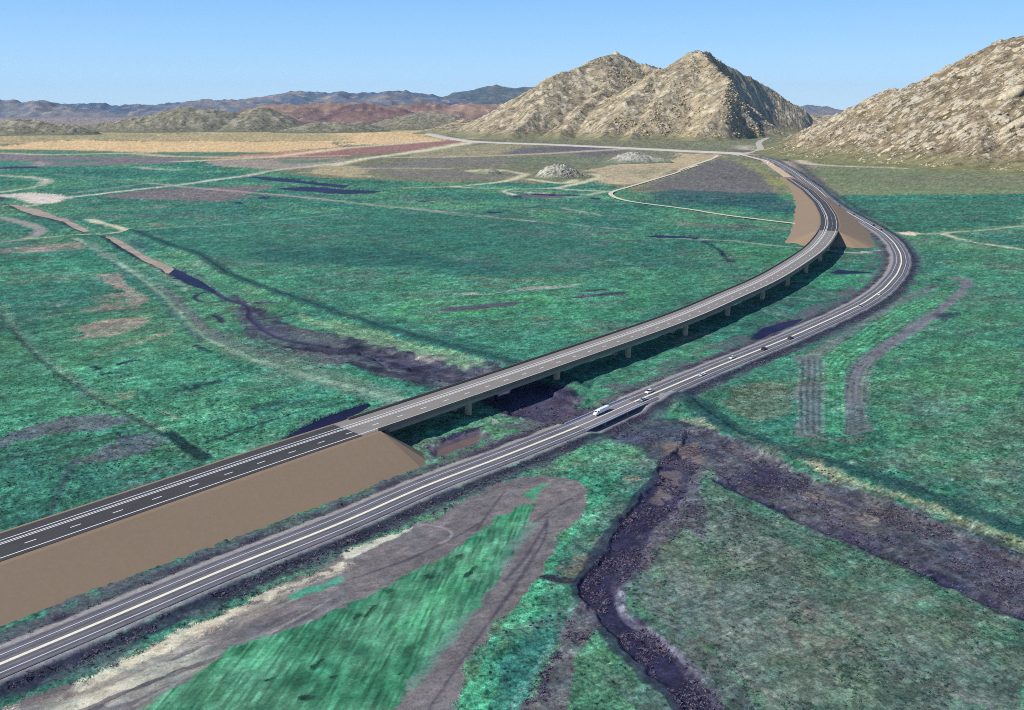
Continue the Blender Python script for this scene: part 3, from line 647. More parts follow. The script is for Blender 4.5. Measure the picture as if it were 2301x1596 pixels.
paint(P_, 'K', [(380, 1010), (700, 960), (1300, 960), (1500, 1100), (1700, 1300), (1600, 1400), (900, 1400), (600, 1200)], (70, 78, 96), op=.6, veg=.7)
paint(P_, 'K', [(940, 1200), (1100, 1180), (1400, 1190), (1540, 1290), (1500, 1385), (1200, 1385), (1050, 1300)], (120, 100, 92), op=.9, veg=.3, jit=9, soft=6)
paint(P_, 'K', [(0, 560), (500, 480), (600, 600), (300, 700), (0, 700)], (40, 138, 100), op=.7)
paint(P_, 'K', [(650, 700), (1000, 690), (1010, 880), (800, 900), (700, 800)], (92, 78, 96), op=.8, veg=.7)
paint(P_, 'K', [(880, 760), (1060, 700), (1400, 880), (1200, 900), (1000, 870)], (50, 136, 100), op=.8)
# near creek, mauve soil and the bright crop ------------------------------
paint(P_, 'H', [(560, 330), (900, 150), (1200, 60), (1500, 60), (1900, 0), (2050, 0), (1950, 200), (1750, 440), (1600, 650), (1500, 800), (1440, 1000), (1300, 1250), (1130, 1700), (600, 1700), (850, 1300), (1000, 1100), (1200, 800), (1350, 550), (1550, 300), (1500, 170), (1300, 100), (1000, 150), (600, 350)], (40, 122, 98))
paint(P_, 'H', [(1000, 1200), (1300, 1000), (1440, 1000), (1300, 1300), (1130, 1700), (900, 1700)], (36, 98, 98), op=.7)
paint(P_, 'H', [(640, 1700), (820, 1350), (960, 1100), (1100, 900), (1250, 700), (1400, 480), (1560, 300), (1640, 200), (1700, 260), (1560, 400), (1420, 620), (1280, 800), (1200, 900), (1050, 1130), (950, 1300), (850, 2600), (780, 1700)], (54, 156, 120), op=.9)
paint(P_, 'H', [(1340, 700), (1460, 610), (1600, 600), (1560, 700), (1440, 760)], (168, 146, 118), op=.7, patch=.8, jit=4)
paint(P_, 'H', [(1560, 500), (1680, 480), (1680, 560), (1580, 580)], (120, 140, 112), op=.7, jit=4)
paint(P_, 'H', [(1780, 110), (1900, 90), (1880, 130), (1800, 150)], (176, 160, 132), op=.7, jit=4)
paint(S_, 'H', [(1270, 745), (1350, 770), (1480, 770)], (30, 34, 48), w=3)
paint(P_, 'H', [(-1200, 1200), (0, 600), (430, 430), (560, 370), (900, 170), (1100, 112), (1400, 112), (1560, 190), (1540, 290), (1380, 480), (1200, 760), (1000, 1000), (850, 1230), (640, 1700), (-1500, 1700)], (114, 106, 108), veg=.3, rows=((300, 1596), (1300, 330), 2.2, .14))
paint(P_, 'G', [(2193, 600), (2000, 700), (1500, 950), (1000, 1180), (500, 1400), (150, 1540), (-200, 1700), (1300, 1700), (1400, 1490), (1800, 1260), (2193, 950)], (116, 109, 110), veg=.3, rows=((200, 1540), (2193, 600), 2.6, .16))
paint(P_, 'G', [(-160, 1700), (60, 1590), (200, 2600), (500, 1400), (700, 1290), (1000, 1170), (1300, 1030), (1600, 900), (1900, 765), (2193, 660), (2193, 690), (1900, 800), (1600, 930), (1300, 1090), (1000, 1240), (700, 1400), (400, 1550), (200, 1700)], (208, 196, 166), veg=.25, jit=3.2, soft=3.5, op=.92)
paint(P_, 'G', [(-160, 1760), (60, 1640), (500, 1440), (1000, 1215), (1600, 920), (2193, 670), (2193, 730), (1800, 900), (1300, 1170), (900, 1390), (600, 1540), (300, 1720)], (188, 176, 152), op=.6, patch=.9, veg=.3, jit=5, rows=((200, 1540), (2193, 600), 1.6, .3))
for a, b_, w_, o_, c_ in (((200, 1640), (1500, 1060), 2.2, .8, (150, 146, 136)), ((500, 1640), (1900, 960), 2.6, .8, (88, 84, 92)), ((800, 1600), (2100, 900), 2.0, .7, (150, 144, 140)), ((1000, 1560), (2193, 860), 2.4, .7, (92, 86, 96)), ((700, 1420), (1900, 880), 1.6, .7, (156, 148, 136)), ((1200, 1480), (2193, 900), 1.6, .6, (146, 138, 138)),((400, 1596), (1340, 1220), 6, .8, (182, 178, 160)), ((700, 1560), (1420, 1290), 4, .7, (170, 166, 152)), ((300, 1650), (900, 1400), 5, .7, (196, 188, 164)), ((900, 2600), (1700, 1110), 3, .5, (160, 152, 146)), ((1300, 1380), (2000, 1000), 2.4, .5, (104, 112, 116)), ((600, 1640), (1300, 1340), 2.5, .6, (110, 106, 112)), ((1000, 1210), (1700, 960), 1.4, .6, (140, 132, 122)), ((1290, 1390), (1640, 1240), 3, .6, (90, 118, 118))):
    paint(S_, 'G', [a, ((a[0] + b_[0]) / 2, (a[1] + b_[1]) / 2 - 6), b_], c_, w=w_, op=o_, patch=.7)
paint(P_, 'H', [(0, 590), (150, 530), (430, 435), (330, 500), (0, 640)], (196, 194, 170), op=.9, veg=.15, jit=1.5)
crop_rows = ((300, 2600), (1120, 330), 0.75, .6)
paint(P_, 'H', [(-2400, 1750), (-1400, 1596), (-900, 1330), (-500, 1130), (0, 935), (200, 855), (440, 722), (600, 645), (960, 400), (1130, 282), (1200, 292), (1190, 380), (1050, 590), (880, 830), (700, 1130), (450, 1400), (210, 1750)], (34, 132, 88), jit=6, rows=crop_rows)
N25_ = N25
crop_poly = [(-2400, 1750), (-1400, 1596), (-900, 1330), (-500, 1130), (0, 935), (200, 855), (440, 722), (600, 645), (960, 400), (1130, 282), (1200, 292), (1190, 380), (1050, 590), (880, 830), (700, 1130), (450, 1400), (210, 1750)]
for c_, o_ in (((22, 92, 62), .5), ((96, 190, 136), .4), ((24, 80, 64), .42), ((92, 122, 108), .3)):
    N25, N6 = fbm(gx / 17 + o_ * 90, gy / 17, 3, int(o_ * 100)), 1 - N6
    paint(P_, 'H', crop_poly, c_, op=o_, patch=.7, jit=4, rows=crop_rows)
N25 = N25_
paint(P_, 'H', [(1130, 235), (1180, 180), (1290, 155), (1210, 260)], (44, 142, 102), jit=3, op=.9)
paint(P_, 'H', [(780, 760), (1000, 520), (1120, 330), (1000, 480), (800, 660), (600, 820), (300, 1100), (500, 1050)], (50, 156, 96), op=.5, rows=crop_rows)
paint(S_, 'H', [(430, 1440), (700, 1100), (880, 830), (1060, 590), (1200, 400)], (84, 132, 116), w=4.5, op=.7, patch=.8)
for pts, w_ in (([(530, 1596), (800, 1200), (1060, 840), (1280, 500), (1290, 370)], 1.0), ([(840, 450), (920, 330), (1020, 200)], .9), ([(1200, 400), (1350, 300), (1460, 240)], .9), ([(20, 770), (400, 640), (700, 500), (900, 380)], .9), ([(1020, 770), (1140, 640), (1290, 400)], 1.2)):
    paint(S_, 'H', pts, (66, 62, 78), w=w_, op=.7, jit=.5)
for pts in ([(60, 1010), (90, 990)], [(190, 930), (130, 1000)], [(780, 740), (820, 690)], [(670, 650), (740, 610)], [(530, 745), (545, 748)], [(290, 840), (310, 835)], [(340, 1370), (350, 1365)]):
    paint(S_, 'H', pts, (18, 56, 44), w=2.0, jit=2.6, patch=.8, soft=3)
for pts in ([(1995, 1320), (2040, 1280)], [(1700, 1405), (1760, 1380)], [(2110, 1383), (2130, 1378)], [(1920, 1520), (1950, 1510)]):
    paint(S_, 'G', pts, (18, 56, 44), w=2.0, jit=2.6, patch=.8, soft=3)
paint(P_, 'G', [(1815, 885), (1930, 812), (2193, 735), (2193, 790), (2000, 862), (1870, 892)], (50, 146, 116), jit=2.5)
paint(S_, 'H', [(440, 410), (600, 420), (700, 460), (690, 500), (600, 540)], (158, 148, 150), w=1.2, op=.6, jit=.4)
paint(P_, 'H', [(1930, 440), (2000, 380), (2193, 250), (2260, 330), (2000, 520), (1960, 640), (1860, 760), (1880, 560)], (104, 94, 112), op=.85, veg=.6)
paint(P_, 'I', [(0, 380), (100, 400), (130, 640), (110, 750), (0, 640), (-40, 560)], (98, 90, 104), op=.85, veg=.7)
paint(P_, 'H', creek, (48, 44, 78), veg=.45, dep=1.0, jit=5)
paint(S_, 'H', [(2080, 60), (1960, 250), (1800, 440), (1640, 720), (1620, 900), (1760, 1060), (1960, 1230), (2100, 1400), (2260, 1600)], (88, 80, 98), w=34, op=.6, patch=1, jit=6, veg=.7)
paint(S_, 'H', [(2060, 60), (1900, 300), (1740, 480), (1600, 700), (1560, 870), (1720, 1060), (1900, 1240), (2060, 1400), (2220, 1600)], (34, 32, 66), w=11, op=.8, jit=4, veg=.5)
paint(S_, 'H', [(1760, 840), (1740, 920), (1790, 1010), (1960, 1100), (2080, 1190), (2193, 1290), (2300, 1400)], (122, 118, 142), w=2.5, op=.7, jit=1.2)
paint(P_, 'H', [(1500, 900), (1430, 1010), (1350, 1180), (1230, 1400), (1130, 1560), (1040, 1700), (1200, 1700), (1330, 2600), (1480, 1200), (1560, 1080), (1640, 1040), (1600, 950)], (104, 92, 106), op=.85, veg=.7)
paint(S_, 'H', [(1480, 880), (1380, 1080), (1220, 1320), (1060, 1596)], (96, 132, 134), w=2.2, op=.5, jit=1.2, patch=.8)
paint(P_, 'H', [(2010, 60), (2140, 60), (2130, 180), (2000, 270), (1960, 260), (2000, 150)], (102, 90, 94), op=.9, veg=.3, jit=3)
paint(P_, 'H', [(1840, 1080), (1960, 1100), (2040, 1180), (1960, 1160)], (84, 74, 90), op=.7)
# small creeks ------------------------------------------------------------
for pts, w_ in (([(1430, 410), (1360, 415), (1300, 437), (1300, 460), (1350, 485), (1430, 490), (1520, 470)], 3.2), ([(1430, 405), (1470, 440), (1550, 478), (1640, 500), (1680, 530), (1655, 580), (1720, 630), (1790, 690), (1900, 735), (2100, 770), (2301, 785), (2420, 810)], 4.5),
                ([(1640, 500), (1720, 490), (1840, 485)], 4), ([(1720, 600), (1850, 585), (1990, 558)], 2.2), ([(1650, 662), (1760, 665)], 3), ([(1440, 572), (1465, 580), (1488, 618)], 5)):
    paint(S_, 'D', pts, (50, 47, 80), w=w_, jit=1.4, dep=.8, veg=.3)
paint(P_, 'D', [(1640, 480), (1780, 470), (1860, 485), (1760, 510), (1680, 530)], (74, 70, 96), op=.7, patch=.8)
paint(P_, 'D', [(1680, 640), (1880, 630), (1960, 700), (1900, 730), (1780, 690)], (72, 68, 94), op=.7, patch=.8)
# dirt farm tracks painted into the sheet ---------------------------------------
TR = [('A', [(-300, 800), (0, 800), (120, 800), (180, 830), (230, 850), (430, 810), (700, 780), (1000, 745), (1200, 725), (1500, 680), (1640, 665), (1800, 630), (2301, 575)], 8, (198, 186, 164)),
      ('B', [(-60, 850), (0, 835), (150, 800), (330, 780), (560, 745), (760, 710), (850, 695)], 26, (216, 200, 160)),
      ('A', [(480, 780), (700, 752), (900, 722), (1000, 712)], 6, (120, 130, 116)), ('A', [(990, 712), (1100, 720), (1200, 735), (1550, 765), (1800, 785), (2301, 835), (2420, 850), (2850, 890), (3300, 940), (3700, 985)], 7, (166, 146, 134)),
      ('B', [(0, 1095), (300, 1130), (500, 1147), (800, 1187), (1100, 1205), (1400, 1232), (1700, 1264), (1900, 1278)], 6, (128, 140, 124)),
      ('A', [(-200, 650), (0, 660), (200, 672), (290, 685), (320, 700), (280, 725), (200, 745), (0, 772), (-200, 800)], 12, (190, 178, 158)),
      ('A', [(250, 570), (300, 590), (200, 602), (0, 617)], 7, (150, 138, 130)), ('A', [(940, 604), (1000, 618), (1200, 625)], 6, (160, 158, 140)), ('A', [(400, 655), (650, 680), (1000, 712)], 4, (90, 126, 110)),
      ('A', [(0, 511), (300, 524), (900, 512), (1100, 533), (1500, 540), (2301, 530)], 16, (188, 174, 138)), ('A', [(1200, 568), (1800, 540), (2301, 478), (2900, 430)], 14, (206, 186, 142)),
      ('A', [(-300, 930), (0, 935), (100, 965), (200, 990), (270, 1020), (265, 1050), (180, 1080), (0, 1110), (-300, 1140)], 14, (150, 140, 132)),
      ('A', [(180, 1080), (470, 1060), (560, 1048), (620, 1055), (720, 1050), (860, 1030)], 7, (190, 178, 150)), ('A', [(870, 1028), (1100, 1010), (1400, 1000), (1700, 970), (2000, 945), (2301, 915)], 3.5, (104, 142, 128)),
      ('A', [(590, 955), (680, 980), (770, 1000), (860, 1030)], 12, (206, 190, 154)),
      ('A', [(0, 870), (90, 850), (210, 870), (260, 850)], 5, (196, 184, 160)), ('B', [(850, 890), (870, 880), (960, 875), (1050, 877), (1100, 890), (1210, 908)], 7, (200, 184, 150)), ('B', [(850, 890), (900, 898), (1020, 893), (1050, 880)], 6, (190, 174, 140)),
      ('B', [(400, 1000), (700, 992), (850, 982), (1000, 965), (1100, 950), (1210, 912)], 7, (204, 188, 150)), ('B', [(700, 990), (900, 1002), (1100, 1006), (1350, 1003), (1440, 1000), (1480, 985), (1560, 972), (1640, 950), (1700, 930), (1690, 915), (1640, 905)], 7, (206, 190, 152)),
      ('B', [(1230, 942), (1300, 950), (1380, 965), (1480, 972), (1540, 945)], 6, (200, 186, 150)), ('B', [(1420, 1000), (1450, 1010), (1780, 1024)], 6, (190, 184, 156)),
      ('B', [(1110, 1008), (1060, 1015), (1050, 1025), (1100, 1040), (1140, 1046)], 12, (206, 190, 164)), ('B', [(1150, 1025), (1300, 1033), (1500, 1045), (1640, 1046)], 7, (190, 172, 152)), ('B', [(1640, 1046), (1700, 1026), (1780, 1024)], 7, (186, 174, 150)), ('B', [(1140, 1048), (1250, 1062), (1450, 1070), (1620, 1052)], 6, (150, 146, 136)),
      ('B', [(1000, 1120), (1400, 1110), (1920, 1104)], 5, (86, 132, 112)), ('B', [(1620, 888), (1800, 855), (2000, 838), (2301, 826)], 7, (188, 168, 124)),
      ('B', [(300, 795), (600, 795), (1000, 785), (1400, 768), (1700, 750), (1880, 740)], 11, (190, 172, 130)), ('B', [(0, 870), (250, 868), (580, 870), (700, 872)], 8, (170, 152, 130)), ('B', [(860, 668), (960, 660), (1040, 650)], 14, (176, 166, 130)),
      ('B', [(1450, 1135), (1600, 1160), (1720, 1185)], 4, (146, 150, 136)),
      ('F', [(-150, 435), (100, 450), (270, 452), (500, 475), (700, 495), (850, 512)], 5, (150, 160, 142)), ('F', [(1000, 523), (1100, 538), (1200, 542), (1300, 536), (1335, 520)], 7, (182, 170, 152)),
      ('F', [(680, 750), (800, 770), (1000, 812), (1100, 825), (1250, 826)], 4, (110, 108, 116)), ('F', [(1210, 405), (1400, 404), (1480, 407), (1550, 420), (1620, 412), (1760, 408), (2000, 390), (2301, 357), (2900, 300)], 5, (172, 162, 142)),
      ('F', [(1760, 410), (1880, 450), (2050, 485), (2301, 517), (2900, 580)], 5.5, (204, 184, 160)), ('F', [(1620, 585), (1700, 593), (1850, 598)], 3.5, (140, 148, 122)),
      ('C', [(690, 895), (760, 920), (830, 918), (800, 940), (840, 965), (1000, 980), (1500, 995), (1850, 1008), (2301, 1022), (2900, 1035)], 9, (206, 184, 148)), ('C', [(640, 850), (680, 880), (710, 885)], 9, (196, 172, 140)), ('C', [(435, 845), (440, 870), (520, 875)], 8, (180, 166, 140)),
      ('0', [(100, 288), (150, 286), (260, 292), (330, 290), (420, 293), (480, 300)], 18, (190, 176, 140)), ('0', [(640, 288), (680, 280), (740, 284), (830, 292)], 18, (190, 174, 142))]
for v_, p_, w_, c_ in TR:
    paint(S_, v_, p_, c_, w=w_ * 1.0, veg=.2, op=.95)
paint(P_, 'F', [(1450, 402), (1530, 395), (1600, 406), (1560, 419), (1490, 414)], (220, 198, 164), veg=.15, jit=3)
paint(P_, 'F', [(1230, 395), (1290, 405), (1330, 420), (1220, 410)], (190, 176, 160), veg=.2, jit=3)
# ponds far away (colour under the water sheets) --------------------------------------
PONDS = [('navy_water', 'A', [(1640, 665), (1760, 668), (1900, 682), (2100, 703), (2340, 725), (2301, 742), (2180, 728), (2000, 708), (1800, 690)]), ('navy_water', 'A', [(1880, 680), (1970, 680), (1972, 692), (1890, 691)]),
         ('navy_water', 'A', [(1820, 746), (2050, 733), (2301, 752), (2560, 764), (2480, 776), (2301, 785), (2100, 768), (1950, 758)]), ('navy_water', 'A', [(1560, 835), (1600, 833), (1632, 852), (1600, 848)]), ('navy_water', 'A', [(1730, 806), (1770, 801), (1792, 815), (1750, 816)]),
         ('navy_water', 'B', [(940, 1158), (1040, 1156), (1050, 1164), (960, 1166)]), ('navy_water', 'B', [(480, 1083), (600, 1084), (520, 1090)]), ('navy_water', 'B', [(1640, 1062), (1700, 1062), (1700, 1074), (1650, 1070)]), ('navy_water', 'A', [(0, 603), (250, 597), (255, 607), (60, 614), (0, 612)]),
         ('navy_water', 'B', [(1100, 1046), (1160, 1050), (1140, 1062)]), ('navy_water', 'B', [(1140, 1034), (1500, 1042), (1600, 1047), (1500, 1050), (1300, 1040)]), ('brown_water', 'B', [(1130, 1050), (1200, 1038), (1450, 1052), (1480, 1066), (1200, 1060)]),
         ('tan_water', 'A', [(30, 845), (150, 860), (260, 885), (340, 915), (380, 935), (440, 945), (520, 985), (600, 1028), (560, 1035), (480, 1000), (410, 960), (330, 940), (220, 920), (150, 890), (90, 865)]),
         ('tan_water', 'D', [(700, 40), (775, 48), (870, 108), (960, 163), (1060, 205), (1140, 242), (1120, 282), (1050, 245), (960, 205), (870, 145), (800, 105)]), ('navy_water', 'D', [(1120, 232), (1250, 290), (1330, 330), (1400, 372), (1450, 405), (1430, 420), (1370, 392), (1280, 365), (1220, 330), (1105, 275)]),
         ('navy_water', 'D', [(1880, 1392), (2000, 1320), (2150, 1250), (2301, 1195), (2460, 1150), (2475, 1165), (2400, 1210), (2301, 1262), (2150, 1322), (1950, 1388)]),
         ('navy_water', 'E', [(2000, 38), (2100, 30), (2301, 40), (2301, 54), (2150, 50)]), ('navy_water', 'F', [(1000, 668), (1070, 646), (1200, 655), (1330, 660), (1200, 671), (1080, 672)]),
         ('navy_water', 'F', [(470, 1110), (560, 1030), (700, 990), (830, 968), (770, 1010), (640, 1060), (520, 1112)]), ('brown_water', 'E', [(620, 1455), (800, 1385), (910, 1355), (900, 1385), (700, 1480), (620, 1495)])]
for m_, v_, p_ in PONDS:
    rr = np.hypot(*plan(px(v_, p_)).mean(0))
    paint(P_, v_, p_, (44, 42, 72) if m_ == 'navy_water' else (110, 96, 90), veg=.0, jit=np.clip(.0012 * rr, .4, 3), soft=np.clip(.004 * rr, 2, 12))
    Pw = plan(px(v_, p_)); lo = Pw.min(0) - 40; hi = Pw.max(0) + 40
    k = np.nonzero(front & (gx > lo[0]) & (gx < hi[0]) & (gy > lo[1]) & (gy < hi[1]))[0]
    d, a, s_ = seg_dist(gx[k], gy[k], Pw, True); d = np.where(inside(gx[k], gy[k], Pw), -d, d) + (N25[k] - .5) * np.clip(.004 * rr, 1, 5)
    wd = np.clip(.005 * rr, 2.5, 14); mk = 1 - sstep(-wd, wd, d); gz[k] = gz[k] * (1 - mk) - 2.0 * mk; nveg[k] *= 1 - mk

# mottling of the plain at every scale from a clump to a field
ca, sa = math.cos(R(28)), math.sin(R(28)); ux = gx * ca + gy * sa; uy = -gx * sa + gy * ca
A_ = np.zeros(len(gx), np.float32); B_ = np.zeros(len(gx), np.float32)
for k_, (lam, w_) in enumerate(((1.3, .46), (2.6, .54), (5.5, .44), (11, .20), (24, .12), (55, .11), (130, .13), (320, .14))):
    if k_ % 2: A_ += w_ * (vnoise(gx / lam, gy / lam, 200 + k_) - .5)
    else: A_ += w_ * (vnoise(ux / (lam * 2.2), uy / lam, 200 + k_) - .5)
    B_ += w_ * .8 * (vnoise(gx / (lam * 1.6), gy / lam, 230 + k_) - .5)
A_ += .42 * (RNG.random(len(gx)).astype(np.float32) - .5)
tx = (.25 + .75 * nveg) * front
t_ = sstep(.52, .66, .45 * fbm(ux / 26, uy / 9, 4, 401, .65) + .55 * fbm(gx / 70, gy / 50, 4, 402, .6)) * front * sstep(.5, .8, nveg) * sstep(2200, 1500, gr)
ncol = ncol * (1 - .4 * t_)[:, None] + (lin((112, 112, 112)) * ALB) * (.4 * t_)[:, None]
ncol *= np.exp(np.clip(A_, -.8, .8) * 1.35 * tx)[:, None]
ncol[:, 0] *= 1 + np.clip(B_, -.6, .6) * .5 * tx; ncol[:, 2] *= 1 - np.clip(B_, -.6, .6) * .2 * tx

# highway verges, by distance from the road line -----------------------------------
ix = np.nonzero(front & (gr < 3600) & (gy > 100))[0]
bb = (gx[ix] > HW.xy[:, 0].min() - 60) & (gx[ix] < HW.xy[:, 0].max() + 60); ix = ix[bb]
coarse = Line(HW.P[::4])
dd, aa, ss = seg_dist(gx[ix], gy[ix], coarse.xy)
near = dd < 60; ix, dd, aa, ss = ix[near], dd[near], aa[near], ss[near]
off = dd * ss; jx = jn[ix]
hw_ok = (aa < S_HWFAR).astype(float)
def band(lo, hi, colour, op, jit, soft=1.5, veg=None, patch=0):
    m = sstep(lo - soft, lo + soft, off + jx * jit) * (1 - sstep(hi - soft, hi + soft, off + jx * jit)) * op * hw_ok
    if patch: m = m * sstep(.42, .58, N6[ix] * .6 + N25[ix] * .4)
    ncol[ix] = ncol[ix] * (1 - m)[:, None] + (lin(colour) * ALB) * m[:, None]
    if veg is not None: nveg[ix] = nveg[ix] * (1 - m) + veg * m
band(-17.5, -8, (46, 42, 70), .92, 5.5, veg=.6)
band(-20, -13, (92, 116, 116), .55, 5, veg=.8, patch=1)
band(7, 30, (98, 90, 106), .8, 5, veg=.6, patch=1)
band(7, 17, (92, 86, 100), .75, 5, veg=.6)
band(7, 10.5, (168, 152, 144), .85, 2.0, veg=.3)
band(11, 16, (54, 48, 72), .8, 4, veg=.7, patch=1)
band(-9.0, 9.0, (152, 146, 152), .85, 1.0, veg=.2)
# raised road bed, with the creek cut left open at the low bridge
cut = sstep(S_BR0 - 4, S_BR0 + 7, aa) * (1 - sstep(S_BR1 - 7, S_BR1 + 4, aa))
bed = (1 - sstep(7.8, 13.5, np.abs(off))) * hw_ok
gz[ix] = gz[ix] * (1 - bed * (1 - cut)) + .82 * bed * (1 - cut)
gz[ix] -= cut * 1.5 * (1 - sstep(10, 34, np.abs(off)))
# levees, with a steep eastern face -------------------------------------------
LEV = [smooth_curve(plan(px('0', [(296, 520), (330, 534), (386, 556), (440, 570), (505, 617), (590, 650), (690, 684), (775, 714), (860, 740), (943, 764), (1044, 792), (1112, 809), (1160, 822), (1230, 850), (1300, 868)])), 5, 6),
       smooth_curve(plan(px('I', [(20, 80), (130, 170), (250, 240), (400, 318), (600, 368), (800, 430), (1000, 500), (1200, 570), (1400, 640), (1680, 742), (1900, 830)])), 5, 6)]
for P in LEV:
    lo = P.min(0) - 25; hi = P.max(0) + 25
    k = np.nonzero(front & (gx > lo[0]) & (gx < hi[0]) & (gy > lo[1]) & (gy < hi[1]))[0]
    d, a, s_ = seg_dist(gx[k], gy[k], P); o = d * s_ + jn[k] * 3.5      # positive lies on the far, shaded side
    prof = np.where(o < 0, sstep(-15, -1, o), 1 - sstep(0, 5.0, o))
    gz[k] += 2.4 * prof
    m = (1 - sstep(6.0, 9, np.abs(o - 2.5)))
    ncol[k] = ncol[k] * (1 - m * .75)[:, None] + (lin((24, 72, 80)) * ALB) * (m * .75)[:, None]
# settle the ground under the new road's embankments
k = np.nonzero(front & (gr < 2400))[0]
cn = Line(NEW.P[::3]); b_ = (gx[k] > cn.xy[:, 0].min() - 70) & (gx[k] < cn.xy[:, 0].max() + 70); k = k[b_]
d, a, s_ = seg_dist(gx[k], gy[k], cn.xy)
onb = (a < S_ASPH + 10) | (a > S_FAR - 10)
flat = (1 - sstep(28, 44, d)) * onb
gz[k] = gz[k] * (1 - flat) - .25 * flat
# small relief in vegetated ground
gz += front * (nveg - .2).clip(0, 1) * ((N6 - .5) * .5 + (N25 - .5) * .8) * sstep(1600, 500, gr)
rv = front * (nveg - .25).clip(0, 1)
gz += rv * ((vnoise(gx / 2.4, gy / 2.4, 301) + .7 * vnoise(gx / 1.2, gy / 1.2, 304) - .85) * .85 * sstep(600, 380, gr) + (vnoise(ux / 9, uy / 4.5, 302) - .5) * 1.25 * sstep(250, 420, gr) * sstep(1300, 800, gr) + (vnoise(ux / 24, uy / 13, 303) - .5) * 2.6 * sstep(700, 1000, gr) * sstep(2600, 1500, gr))
gz -= sstep(30000, 45000, gr) * 40
gv = np.c_[gx, gy, gz]
nA = 1150 + len(np.arange(42, 319, 3.0)); c_i = len(gx) - 1
tri_c = np.array([[c_i, (i + 1) % nA, i, i] for i in range(nA)])
ground = mesh_obj('ground', gv, gq, MAT['ground'], smooth=True)
at_ = ground.data.color_attributes.new('Col', 'FLOAT_COLOR', 'POINT')
at_.data.foreach_set('color', np.c_[ncol, np.ones(len(ncol))].astype(np.float32).ravel())
av = ground.data.attributes.new('Veg', 'FLOAT', 'POINT'); av.data.foreach_set('value', nveg.astype(np.float32))
tag(ground, 'wide green and tan farmland plain crossed by tracks, creeks and roads', 'ground', kind='structure')

def ground_z(x, y):
    # nearest sheet vertex in the front sector
    az = np.degrees(np.arctan2(x, y)); r = np.hypot(x, y)
    i = np.clip(np.round((az + 40) / 80 * 1149), 0, 1149).astype(int)
    q = (1 / 140. - 1 / r) / (1 / 140. - 1 / 45000.) * (NROW - 1)
    j = np.clip(np.round(q), 0, NROW - 1).astype(int) + 2
    return gz[j * nA + i]

# ------------------------------------------------------------------ standing water
for i, (m_, v_, p_) in enumerate(PONDS):
    P = plan(px(v_, p_)); rr = np.hypot(*P.mean(0)); grow = np.clip(.006 * rr, 2, 14)
    area = .5 * np.sum(P[:, 0] * np.roll(P[:, 1], -1) - np.roll(P[:, 0], -1) * P[:, 1])
    if area < 0: P = P[::-1]
    e1 = P - np.roll(P, 1, 0); e2 = np.roll(P, -1, 0) - P
    n = np.c_[e1[:, 1], -e1[:, 0]] / np.linalg.norm(e1, axis=1)[:, None] + np.c_[e2[:, 1], -e2[:, 0]] / np.linalg.norm(e2, axis=1)[:, None]
    n /= np.maximum(np.linalg.norm(n, axis=1)[:, None], .3)
    Q = P + n * grow
    bd = np.vstack([P + (np.roll(P, -1, 0) - P) * f_ for f_ in np.linspace(0, .9, 8)])
    o = mesh_obj('water', np.c_[Q, np.full(len(Q), float(np.median(ground_z(bd[:, 0], bd[:, 1]))))], [tuple(range(len(Q)))], MAT[m_])
    tag(o, {'navy_water': 'dark still water lying in a low spot of the fields', 'tan_water': 'muddy tan water in the drainage canal on the left', 'brown_water': 'shallow brown water on wet ground'}[m_], 'water', kind='structure')

# ------------------------------------------------------------------ existing highway
def slab(line, s0, s1, sect, step=4.0):
    """extrude a closed cross-section [(offset, dz)...] along a line"""
    q = np.unique(np.r_[np.arange(s0, s1, step), s1]); rings = []
    base = line.at(q, 0.0)
    for k, s in enumerate(q):
        ring = []
        for (o_, dz) in sect:
            p = line.at(s, o_)[0]; ring.append((p[0], p[1], base[k, 2] + dz))
        rings.append(ring)
    m = MB(); m.loft(rings); return m
S0 = 0.0; S1 = HW.len
def hw_strip(name, specs, dz, mat, lab, step=4.0, attr=False):
    o = ribbons(name, HW, specs, dz, mat, step=step)
    if attr:
        a = o.data.attributes.new('Off', 'FLOAT', 'POINT'); vals = []
        for (s0, s1, p, q) in specs:
            k = len(np.unique(np.r_[np.arange(s0, s1, step), s1])); z = np.empty(2 * k); z[0::2] = min(p, q); z[1::2] = max(p, q); vals.append(z)
        a.data.foreach_set('value', np.concatenate(vals).astype(np.float32))
    return tag(o, lab, 'road', kind='structure')
road_specs = [(S0, S_BR0, a, a + .8) for a in np.arange(-7.2, 7.1, .8)] + [(S_BR1, S1, a, a + .8) for a in np.arange(-7.2, 7.1, .8)]
hw_strip('highway', road_specs, 0, MAT['asphalt'], 'older two lane highway curving across the plain below the viaduct', attr=True)
SW = S_HWFAR - 60
hw_strip('centre_line', [(S0, S_BR0, -.62, .62), (S_BR1, SW, -.62, .62)], .02, MAT['cream_paint'], 'broad cream centre stripe of the older highway')
hw_strip('edge_line', [(S0, S_BR0, 4.2, 4.52), (S_BR1, SW, 4.2, 4.52), (S0, S_BR0, -4.52, -4.2), (S_BR1, SW, -4.52, -4.2)], .02, MAT['blue_paint'], 'thin white edge lines of the older highway')
far_road = plain('worn_pale_road', (190, 180, 168), var=.12, scale=.02)
tag(slab(HW, S_HWFAR + 20, S1, [(-42, -1.6), (-13, 3.2), (13, 3.2), (42, -1.6)], 12.0).build('pale_road', far_road), 'pale straight raised road along the foot of the twin peaks', 'road', kind='structure')
def track(name, view, pts, w, mat, lab, z=1.0):
    P = smooth_curve(plan(px(view, pts)), 10, 6); L = Line(np.c_[P, np.full(len(P), z)])
    return tag(ribbons(name, L, [(0, L.len, -w / 2, w / 2)], 0, mat, step=10), lab, 'road', kind='structure')
dirt = plain('pale_dirt_road', (206, 198, 174), var=.14, scale=.05)
